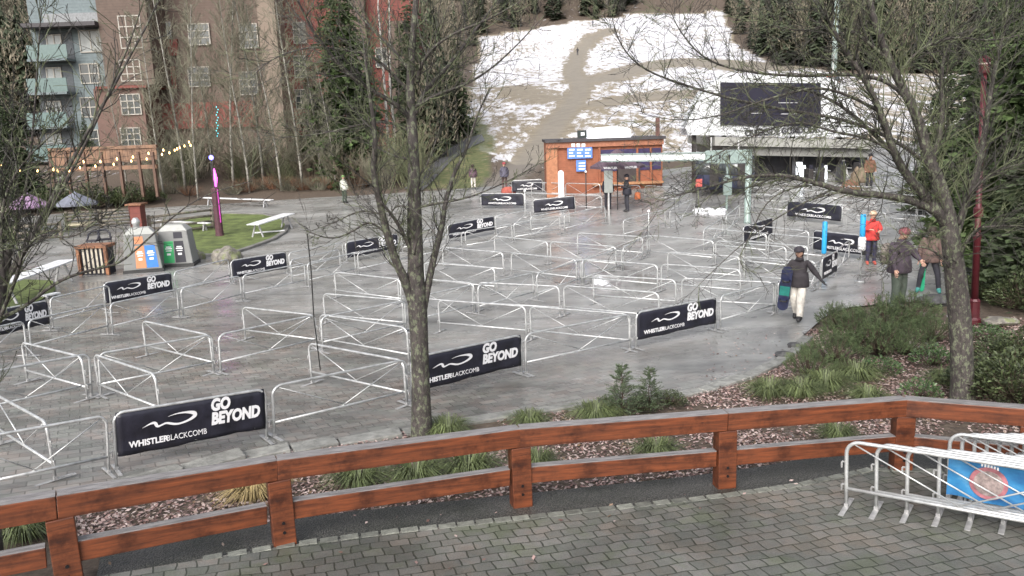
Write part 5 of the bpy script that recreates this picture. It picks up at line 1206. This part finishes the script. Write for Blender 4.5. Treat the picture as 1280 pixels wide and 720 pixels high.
# black chairs
for k, (x, y, lab) in enumerate([(118, 312, 'left black tub chair behind the slatted planter'), (133, 310, 'right black tub chair behind the slatted planter'), (12, 330, 'black chair at the left edge among the branches')]):
    b0 = gp(x, y); e = empty('tub_chair', b0, lab, 'chair', 'black tub chairs', k*.7); mb = MB(); mb.box((0, 0, .45), (.5, .5, .07)); mb.build('seat', BK_, e, bevel=.02)
    mb = MB(); mb.tube([V((-.25, -.1, .48)), V((-.27, .15, .75)), V((-.15, .3, .9)), V((.15, .3, .9)), V((.27, .15, .75)), V((.25, -.1, .48))], .05, 8); mb.build('backrest', BK_, e, True)
    for sx in (-1, 1):
        for sy in (-1, 1): mb = MB(); mb.tube([V((sx*.2, sy*.2, .43)), V((sx*.25, sy*.25, 0))], .02, 6); mb.build('leg', BK_, e)
# boulders
def boulder(x, y, r_, lab, mt, sz=(1, 1, .8)):
    bm = bmesh.new(); bmesh.ops.create_icosphere(bm, subdivisions=4, radius=r_)
    for v in bm.verts: n_ = noise.noise(v.co*1.6/r_+V((x, y, 0)))*.28+noise.noise(v.co*5/r_)*.09; v.co *= 1+n_; v.co.x *= sz[0]; v.co.y *= sz[1]; v.co.z *= sz[2]
    me = bpy.data.meshes.new('boulder'); bm.to_mesh(me); bm.free(); me.materials.append(mt); me.polygons.foreach_set('use_smooth', [True]*len(me.polygons)); o = bpy.data.objects.new('boulder', me); C.objects.link(o); o.location = gp(x, y)+V((0, 0, r_*.3)); tag(o, lab, 'boulder', 'boulders'); return o
RK = bark('mossy rock', (.10, .09, .08), (.30, .28, .24), (.16, .18, .08), .3, 3); RKD = bark('dark rock', (.035, .035, .04), (.12, .12, .12), (.10, .12, .06), .1, 4)
boulder(284, 328, .62, 'rounded mossy brown boulder right of the recycling bins', RK); boulder(245, 324, .4, 'small boulder tucked against the right recycling bin', RK)
boulder(980, 446, .15, 'dark rock at the tip of the planting bed', RKD, (1.5, 1, .6)); boulder(993, 434, .13, 'smaller dark rock behind the one at the bed tip', RKD, (1.3, 1, .6)); boulder(1172, 379, .30, 'low dark rock at the plaza edge right of the person in green trousers', RKD, (1.9, 1, .55))
boulder(1078, 226, .6, 'tan boulder beside the station entrance', simple('tan rock', (.22, .17, .12), .85, var=.5, scale=1.5, bmp=.8), (1, 1, 1.1)); boulder(1062, 240, .5, 'orange brown rock in front of the tan station boulder', simple('rust rock', (.17, .085, .055), .8, var=.4), (1, 1, .9)); boulder(945, 205, .9, 'tan canvas wrapped heap behind the gantry head', simple('tan canvas', (.40, .28, .18), .8, var=.3), (.7, 1, 1.2))
boulder(1250, 405, .25, 'pale stone slab in the bed behind the red lamp post', RK, (1.8, 1, .4))
# red lamp post
b0 = gp(1217, 404); e = empty('lamp_post', b0, 'tall dark red lamp post standing in the right hand planting bed', 'lamp post'); RM = simple('dark red enamel', (.075, .010, .015), .45, var=.3, scale=6); H = (at(1217, 76, b0.y)-b0).z
e.rotation_euler = (0, R(-2.2), 0); mb = MB(); mb.lathe([(.17, 0), (.17, .12), (.13, .16), (.125, .55), (.14, .58), (.10, .64)], (0, 0, 0), 8); mb.build('base', RM, e, bevel=.005)
mb = MB(); mb.lathe([(.085, .6), (.08, H*.33), (.095, H*.335), (.095, H*.35), (.07, H*.36), (.06, H-.3)], (0, 0, 0), 14); mb.build('shaft', RM, e, True)
mb = MB(); mb.lathe([(.06, H-.35), (.12, H-.28), (.13, H), (.15, H+.02), (.03, H+.12)], (0, 0, 0), 12); mb.build('lantern', RM, e); mb = MB(); mb.lathe([(.10, H-.27), (.132, H-.05)], (0, 0, 0), 12); mb.build('lens', simple('frosted lens', (.4, .32, .3), .4), e)
for z in (.42, .66): mb = MB(); mb.lathe([(.09, H*z), (.11, H*z+.03), (.11, H*z+.22), (.09, H*z+.25)], (0, 0, 0), 12); mb.build('clamp_collar', RM, e)
# blue banner with a round badge on the stored barriers
a = a0+dd*(1.02)+nn*(.31); a.z = zg(a.x, a.y)+.012; e = empty('blue_banner', a, 'bright blue banner with a round pink badge tied to the stored barriers', 'banner', None, math.atan2(dd.y, dd.x))
m, nt, b = newmat('blue banner cloth'); nt.links.new(ramp(nt, noisetex(nt, coord(nt, 'Object', (1, 1, 2)), 2.2, 4), [(.35, (.02, .11, .28)), (.55, (.03, .20, .42)), (.7, (.10, .29, .46))]), b.inputs['Base Color']); b.inputs['Roughness'].default_value = .5
vs = []; fs = []
for j in range(7):
    for i in range(41): vs.append((.05+2.3*i/40, -.034+.012*math.sin(i*.9+j), .33+.48*j/6+.01*math.sin(i*.6)))
for j in range(6):
    for i in range(40): k = j*41+i; fs.append((k, k+1, k+42, k+41))
mb = MB(); mb.add(vs, fs); mb.add([(x, y+.02, z) for x, y, z in vs], [f[::-1] for f in fs]); bo = mb.build('cloth', m, e, True)
mb = MB(); mb.tube([(.48, -.05, .58), (.48, -.055, .58)], .20, 26); bd = mb.build('badge', simple('pink badge', (.34, .13, .15), .5, var=.4, scale=9), bo)
mb = MB(); mb.tube([(.48, -.056, .58), (.48, -.060, .58)], .155, 22); mb.build('badge_centre', simple('grey badge centre', (.25, .20, .19), .5, var=.6, scale=16), bd)
mb = MB()
for i in range(6): mb.box((.40+i*.032, -.05, .80-.004*i), (.02, .006, .04))
mb.build('badge_lettering', WHITE, bd); swm = MB(); swoosh(swm, 1.55, .5, .5, -.05, .004); swm.build('emblem', WHITE, bo)
# snow remnants on the plaza near the gantry
r = random.Random(4); mb = MB()
for k in range(26):
    q = gp(r.uniform(868, 905), r.uniform(262, 269)); s = r.uniform(.10, .28); mb.lathe([(s, -.02), (s*.8, .06), (s*.35, .12), (0, .13)], q, 7, 1, .7)
tag(mb.build('snow_heap', simple('old snow', (.72, .73, .76), .8, var=.1), None, True), 'small heap of leftover snow on the paving left of the gantry post', 'snow', kind='stuff')

# ================================================================= PEOPLE
SKIN = simple('skin', (.50, .30, .22), .55, var=.06)
HAIRM = simple('dark hair', (.03, .02, .015), .7)
def cloth(n, c): return simple(n, c, .8, var=.28, scale=9, bmp=.4, bscale=14)
def person(loc, yaw, label, jacket, trousers, boots, pose=None, h=1.8, hat=None, hatcol=None, hood=False, hands=True, jr=1.0, lr=1.0, group=None, skirt=True, gloves=None):
    """one continuous figure grown from a skeleton; faces +x turned by yaw ( -90 deg = towards the camera )"""
    J = {'pelvis': (0, 0, .96), 'waist': (.0, 0, 1.10), 'chest': (.01, 0, 1.32), 'neck': (.0, 0, 1.50), 'nk2': (.01, 0, 1.56), 'head': (.025, 0, 1.64), 'crown': (.015, 0, 1.735),
         'shL': (0, .17, 1.44), 'elL': (.02, .25, 1.16), 'wrL': (.10, .26, .93), 'shR': (0, -.17, 1.44), 'elR': (.02, -.25, 1.16), 'wrR': (.10, -.26, .93),
         'hipL': (0, .09, .90), 'knL': (.03, .105, .50), 'anL': (-.02, .11, .10), 'toL': (.15, .125, .04), 'hipR': (0, -.09, .90), 'knR': (.03, -.105, .50), 'anR': (-.02, -.11, .10), 'toR': (.15, -.125, .04)}
    J.update(pose or {}); J = {k: V(v) for k, v in J.items()}
    Rd = {'pelvis': .155, 'waist': .150*jr, 'chest': .165*jr, 'neck': .075, 'nk2': .058, 'head': .098, 'crown': .085, 'sh': .082*jr, 'el': .062*jr, 'wr': .042, 'hip': .105*lr, 'kn': .078*lr, 'an': .062*lr, 'to': .045}
    names = list(J); E_ = [('pelvis', 'waist'), ('waist', 'chest'), ('chest', 'neck'), ('neck', 'nk2'), ('nk2', 'head'), ('head', 'crown')]
    for s in 'LR': E_ += [('chest', 'sh'+s), ('sh'+s, 'el'+s), ('el'+s, 'wr'+s), ('pelvis', 'hip'+s), ('hip'+s, 'kn'+s), ('kn'+s, 'an'+s), ('an'+s, 'to'+s)]
    P = [J[n] for n in names]; idx = {n: i for i, n in enumerate(names)}; Ed = [(idx[a], idx[b]) for a, b in E_]; RR = [Rd.get(n, Rd.get(n[:-1])) for n in names]
    for s in 'LR':   # palm, thumb and four fingers, lightly curled
        w_ = J['wr'+s]; d = (w_-J['el'+s]).normalized(); side = V((1, 0, 0)); side = (side-d*side.dot(d)).normalized(); nrm = d.cross(side)*(1 if s == 'R' else -1)
        P.append(w_+d*.075); RR.append(.034); pi = len(P)-1; Ed.append((idx['wr'+s], pi))
        if hands:
            for k in range(4):
                o = side*(.030-.020*k); L = (.070, .080, .075, .058)[k]; a_ = P[pi]+d*.03+o; b_ = a_+d*L*.55+nrm*.008; c_ = b_+d*L*.4+nrm*.022
                P += [a_, b_, c_]; RR += [.0105, .009, .0075]; q = len(P); Ed += [(pi, q-3), (q-3, q-2), (q-2, q-1)]
            a_ = w_+d*.03+side*.035; b_ = a_+side*.022+d*.03; c_ = b_+d*.028; P += [a_, b_, c_]; RR += [.013, .011, .009]; q = len(P); Ed += [(idx['wr'+s], q-3), (q-3, q-2), (q-2, q-1)]
    me = bpy.data.meshes.new('sk'); me.from_pydata([tuple(p) for p in P], Ed, []); o = bpy.data.objects.new('sk', me); C.objects.link(o)
    md = o.modifiers.new('s', 'SKIN'); md.use_smooth_shade = True; md.branch_smoothing = .6
    for i, v in enumerate(me.skin_vertices[0].data):
        v.radius = (RR[i], RR[i]*(1.22 if names[i] in ('chest', 'waist', 'pelvis') else 1.0)) if i < len(names) else (RR[i], RR[i]); v.use_root = (i == 0)
    o.modifiers.new('u', 'SUBSURF').levels = 2; bpy.context.view_layer.update()
    dg = bpy.context.evaluated_depsgraph_get(); dg.update(); bm_ = bpy.data.meshes.new_from_object(o.evaluated_get(dg)); bpy.data.objects.remove(o)
    # face: brow, nose, chin and ears pushed out of the head itself
    hc = J['head']
    for v in bm_.vertices:
        q = v.co-hc
        if q.length < .17 and v.co.z > J['nk2'].z-.01:
            if q.x > .03: v.co.x += .018*math.exp(-((q.y/.02)**2+((q.z+.005)/.028)**2))+.010*math.exp(-((q.y/.03)**2+((q.z+.075)/.02)**2))-.008*math.exp(-(((abs(q.y)-.032)/.016)**2+((q.z-.022)/.014)**2))
            if abs(q.y) > .06: v.co.y += math.copysign(.014*math.exp(-((q.x/.022)**2+((q.z+.005)/.03)**2)), q.y)
    e = empty('person', loc, label, 'person', group, yaw); e.scale = (h/1.8,)*3
    # material zones by nearest bone
    seg = [(J[a], J[b], t) for a, b, t in [('pelvis', 'waist', 1), ('waist', 'chest', 1), ('chest', 'neck', 1), ('nk2', 'head', 0), ('head', 'crown', 0), ('chest', 'shL', 1), ('chest', 'shR', 1), ('shL', 'elL', 1), ('shR', 'elR', 1), ('elL', 'wrL', 1), ('elR', 'wrR', 1), ('pelvis', 'hipL', 2), ('pelvis', 'hipR', 2), ('hipL', 'knL', 2), ('hipR', 'knR', 2), ('knL', 'anL', 2), ('knR', 'anR', 2), ('anL', 'toL', 3), ('anR', 'toR', 3)]]
    for s in 'LR': d = (J['wr'+s]-J['el'+s]).normalized(); seg.append((J['wr'+s]+d*.03, J['wr'+s]+d*.2, 0))
    for m_ in (SKIN, jacket, trousers, boots): bm_.materials.append(m_)
    for p in bm_.polygons:
        c = p.center; best = 9; bt = 0
        for a, b, t in seg:
            ab = b-a; u = max(0, min(1, (c-a).dot(ab)/ab.length_squared)); dd_ = (c-a-ab*u).length
            if dd_ < best: best = dd_; bt = t
        if bt == 2 and (c.z < .14): bt = 3 if c.z < .11 else 2
        p.material_index = bt; p.use_smooth = True
    if gloves:
        bm_.materials.append(gloves)
        for p in bm_.polygons:
            if p.material_index == 0 and p.center.z < 1.4: p.material_index = 4
    b_ = bpy.data.objects.new('body', bm_); C.objects.link(b_); b_.parent = e
    for s in (-1, 1):
        mb = MB(); mb.lathe([(0, -.009), (.010, 0), (0, .009)], hc+V((.088, s*.032, .020)), 8); mb.build('eye', simple('dark eye', (.02, .015, .012), .3), e, True)
    mb = MB(); mb.tube([hc+V((.094, -.024, -.045)), hc+V((.101, 0, -.047)), hc+V((.094, .024, -.045))], .005, 5); mb.build('mouth', simple('lips', (.30, .12, .10), .5), e)
    if hood:
        mb = MB(); mb.lathe([(.115, -.10), (.128, -.03), (.132, .05), (.11, .115), (.05, .15), (0, .155)], hc+V((-.028, 0, .0)), 14); mb.build('hood', jacket, e, True)
    elif hat == 'cap':
        mb = MB(); mb.lathe([(.118, .045), (.122, .075), (.105, .13), (.06, .16), (0, .168)], hc+V((-.008, 0, 0)), 16); mb.build('cap', hatcol, e, True); mb = MB(); mb.poly([(.05, -.0), (.16, -.0), (.2, .012), (.16, .02), (.05, .02)], .15); c2 = mb.build('cap_peak', hatcol, e, bevel=.006); c2.location = hc+V((0, -.075, .045))
        mb = MB(); mb.lathe([(.085, -.075), (.100, 0), (.100, .06)], hc+V((-.038, 0, 0)), 14); mb.build('hair', HAIRM, e, True)
    elif hat:
        mb = MB(); mb.lathe([(.112, .04), (.120, .05), (.120, .08), (.110, .12), (.07, .17), (.0, .19)], hc+V((-.01, 0, 0)), 16); mb.build('beanie', hatcol, e, True)
        if hat == 'helmet': pass
    else:
        mb = MB(); mb.lathe([(.09, -.09), (.114, -.02), (.118, .05), (.10, .11), (.05, .145), (0, .15)], hc+V((-.022, 0, 0)), 14); mb.build('hair', HAIRM, e, True)
    if skirt:   # jacket hem hanging over the hips, and collar
        mb = MB(); c = J['pelvis']; mb.lathe([(.185*jr, -.12), (.195*jr, -.10), (.192*jr, .0), (.180*jr, .12), (.165*jr, .22)], c, 18, .86, 1.06); mb.build('jacket_hem', jacket, e, True)
        mb = MB(); mb.lathe([(.095, -.06), (.088, .0), (.078, .03)], J['neck']+V((.005, 0, .02)), 14); mb.build('collar', jacket, e, True)
    return e
DK = cloth('charcoal jacket', (.035, .03, .035)); WT = cloth('off white ski trousers', (.60, .57, .52)); BB = simple('black boots', (.02, .02, .022), .5)
TOCAM = -math.pi/2
def scale_h(px, yf, yt): b = gp(px, yf); return b, (at(px, yt, b.y)-b).z
# the man walking with his snowboard
b0, hh = scale_h(997, 401, 308)
PW_ = {'knL': (.14, .10, .52), 'anL': (.17, .10, .12), 'toL': (.33, .11, .07), 'knR': (.02, -.10, .50), 'anR': (-.20, -.10, .13), 'toR': (-.06, -.11, .04), 'elL': (-.10, .32, 1.20), 'wrL': (-.06, .50, 1.02), 'elR': (.03, -.29, 1.18), 'wrR': (.17, -.27, 1.07), 'head': (.04, -.01, 1.64)}
man = person(b0, R(-128), 'person walking in a charcoal jacket, dark cap and off white trousers, snowboard under one arm', DK, WT, BB, PW_, hh, 'cap', cloth('dark cap', (.04, .035, .045)), jr=1.15, lr=1.28, gloves=BB)
e = empty('snowboard', b0+V((-.38, -.02, .50)), 'navy and teal snowboard carried under the arm of the walking person', 'snowboard', None, R(-22))
o_ = []
for k in range(25): a = math.pi*k/24; o_.append((.14*math.cos(a), .55+.15*math.sin(a)))
for k in range(25): a = math.pi+math.pi*k/24; o_.append((.14*math.cos(a), -.45+.15*math.sin(a)))
mb = MB(); mb.poly(o_, .02); dk = mb.build('deck', simple('navy board', (.02, .025, .07), .35, var=.2), e); dk.rotation_euler = (R(14), R(6), 0); dk.location = (0, 0, .35)
mb = MB(); mb.poly([(-.128, -.15), (.128, -.15), (.128, .12), (-.128, .12)], .006); g = mb.build('teal_band', simple('teal band', (.02, .20, .17), .4), dk); g.location = (0, -.007, 0)
for z in (-.28, .30):
    mb = MB(); mb.tube([V((-.09, -.01, z)), V((-.07, -.10, z)), V((.07, -.10, z)), V((.09, -.01, z))], .022, 8); mb.build('binding', BB, dk, True)
# person in red
b0, hh = scale_h(1088, 331, 264)
person(b0, R(-100), 'person in a bright red jacket and pale hat standing beside the rear blue post', cloth('red jacket', (.55, .05, .045)), cloth('navy trousers', (.03, .03, .07)), simple('red boots', (.40, .08, .06), .5), {'elL': (.12, .24, 1.2), 'wrL': (.28, .16, 1.18), 'elR': (.1, -.24, 1.2), 'wrR': (.27, -.14, 1.22)}, hh, 'beanie', cloth('cream hat', (.60, .42, .30)), jr=1.15)
# big person, green trousers
b0, hh = scale_h(1121, 388, 268)
hh = min((at(1121, 268, gp(1121, 380).y)-b0).z, 2.3); big = person(b0, R(-60), 'burly person with dark jacket, grey hood and green trousers facing the right hand tree', cloth('dark plum jacket', (.06, .045, .06)), cloth('green trousers', (.075, .095, .075)), BB, {'elL': (.15, .30, 1.2), 'wrL': (.32, .22, 1.1), 'elR': (.05, -.33, 1.18), 'wrR': (.15, -.36, .95), 'head': (.08, 0, 1.62), 'crown': (.08, 0, 1.72)}, hh, 'beanie', cloth('maroon beanie', (.22, .07, .08)), jr=1.35, lr=1.25)
e = empty('backpack', b0+V((-.18, .16, hh*.68)), 'grey backpack worn by the burly person in green trousers', 'backpack', None, R(-60)); mb = MB(); mb.lathe([(.12, -.30), (.19, -.24), (.20, .05), (.15, .24), (.05, .28)], (-.12, 0, 0), 12, .75, 1); mb.build('bag', cloth('grey pack', (.22, .19, .17)), e, True); mb = MB(); mb.tube([V((-.05, .12, .2)), V((.12, .13, .22)), V((.16, .12, .0)), V((-.02, .14, -.2))], .02, 6); mb.build('strap', BK_, e)
# person behind the tree
b0, hh = scale_h(1160, 366, 262)
person(b0, R(-120), 'person in brown jacket and black trousers mostly hidden behind the right hand tree', cloth('brown jacket', (.13, .085, .075)), cloth('black trousers', (.03, .03, .04)), simple('teal boots', (.05, .22, .20), .5), {'anL': (-.05, .24, .1), 'knL': (.0, .2, .5), 'toL': (.12, .28, .04), 'anR': (-.02, -.24, .1), 'knR': (.04, -.2, .5), 'toR': (.15, -.28, .04)}, min(hh, 2.0), jr=1.2)
b1 = gp(1151, 366); e = empty('snowboard', b1+V((0, 0, .02)), 'bright green snowboard held upright beside the person behind the tree', 'snowboard', None, R(-70)); mb = MB(); mb.poly([(x*.7, (z+.62)*.95) for x, z in o_], .02); mb.build('deck', simple('green board', (.04, .42, .22), .4), e); mb = MB(); mb.box((0, -.03, .5), (.14, .06, .1)); mb.build('binding', BB, e, bevel=.01)
# staff below the canopy
b0, hh = scale_h(760, 262, 218); person(b0, TOCAM, 'person in black behind the grey panel, left of the two under the canopy umbrella', cloth('black coat', (.02, .02, .03)), cloth('black trousers', (.03, .03, .04)), BB, None, hh, 'beanie', BK_, jr=1.25, group='two staff under the canopy')
b0, hh = scale_h(784, 265, 218); person(b0, R(-170), 'person in black coat turned sideways, right of the two under the canopy umbrella', cloth('black coat', (.02, .02, .03)), cloth('black trousers', (.03, .03, .04)), BB, {'elL': (.15, .2, 1.2), 'wrL': (.32, .1, 1.2)}, hh, 'beanie', BK_, jr=1.3, group='two staff under the canopy')
b1 = gp(761, 268); e = empty('grey_panel', b1, 'tall grey panel on a short stand in front of the staff under the canopy', 'panel'); z0 = (at(761, 241, b1.y)-b1).z; z1 = (at(761, 213, b1.y)-b1).z; mb = MB(); mb.box((0, 0, (z0+z1)/2), (.46, .12, z1-z0)); mb.build('panel', simple('grey green panel', (.24, .26, .25), .5, var=.1), e, bevel=.015); mb = MB(); mb.box((0, 0, z0/2), (.08, .08, z0)); mb.build('stand', STEEL, e)
b1 = gp(797, 262); e = empty('orange_bag', b1+V((0, 0, .75)), 'small orange red bag hooked on the barrier right of the staff', 'bag'); mb = MB(); mb.lathe([(.12, -.2), (.17, -.15), (.16, .12), (.1, .2)], (0, 0, 0), 10, 1, .6); mb.build('bag', simple('orange cloth', (.50, .15, .06), .7), e, True); mb = MB(); mb.tube([V((-.1, 0, .18)), V((0, 0, .32)), V((.1, 0, .18))], .015, 6); mb.build('handle', BK_, e)
# far walkers
b0, hh = scale_h(592, 236, 205); hh = max(hh, 1.7)
person(b0, R(95), 'distant walker in dark plum jacket with pale trousers, left of the two beside the path', cloth('plum jacket', (.10, .06, .08)), WT, BB, {'knL': (.1, .1, .5), 'anL': (.08, .1, .1)}, hh, hands=False, jr=1.2)
b0, hh = scale_h(631, 237, 203); person(b0, R(85), 'distant walker in slate jacket and red hood, right of the two beside the path', cloth('slate jacket', (.09, .085, .12)), cloth('brown trousers', (.10, .06, .055)), BB, None, max(1.75, min(hh, 2)), 'beanie', cloth('red hat', (.30, .06, .07)), hands=False, jr=1.35)
b1 = gp(634, 243); e = empty('red_bag', b1+V((.1, 0, .25)), 'reddish bag on the ground beside the right distant walker', 'bag'); mb = MB(); mb.lathe([(.35, -.22), (.42, -.1), (.38, .12), (.2, .25)], (0, 0, 0), 10, 1.2, .6); mb.build('bag', cloth('brick cloth', (.32, .08, .06)), e, True); mb = MB(); mb.tube([V((-.2, 0, .2)), V((0, 0, .38)), V((.2, 0, .2))], .02, 6); mb.build('handle', BK_, e)
b0, hh = scale_h(431, 254, 219); person(b0, R(60), 'distant walker in pale vest and green hat seen between the branches', cloth('pale vest', (.46, .48, .42)), cloth('dark green trousers', (.06, .08, .06)), BB, None, min(hh, 1.85), 'beanie', cloth('green hat', (.12, .20, .07)), hands=False, jr=1.15)
for k, (x, y, lab) in enumerate([(722, 69, 'tiny dark figure walking up the worn trail on the ski slope'), (741, 33, 'tiniest dark figure near the top of the ski slope')]):
    b0 = gp(x, y); person(b0, R(90), lab, cloth('black coat', (.02, .02, .03)), cloth('black trousers', (.03, .03, .04)), BB, {'elL': (.0, .30, 1.2), 'wrL': (.05, .40, 1.0)}, 1.9, hands=False, skirt=False)
b0 = gp(1086, 236); person(b0, R(-90), 'person in brown jacket beside the rocks at the station entrance', cloth('rust jacket', (.17, .085, .055)), cloth('black trousers', (.03, .03, .04)), BB, None, 1.85, 'beanie', BK_, hands=False, jr=1.2)
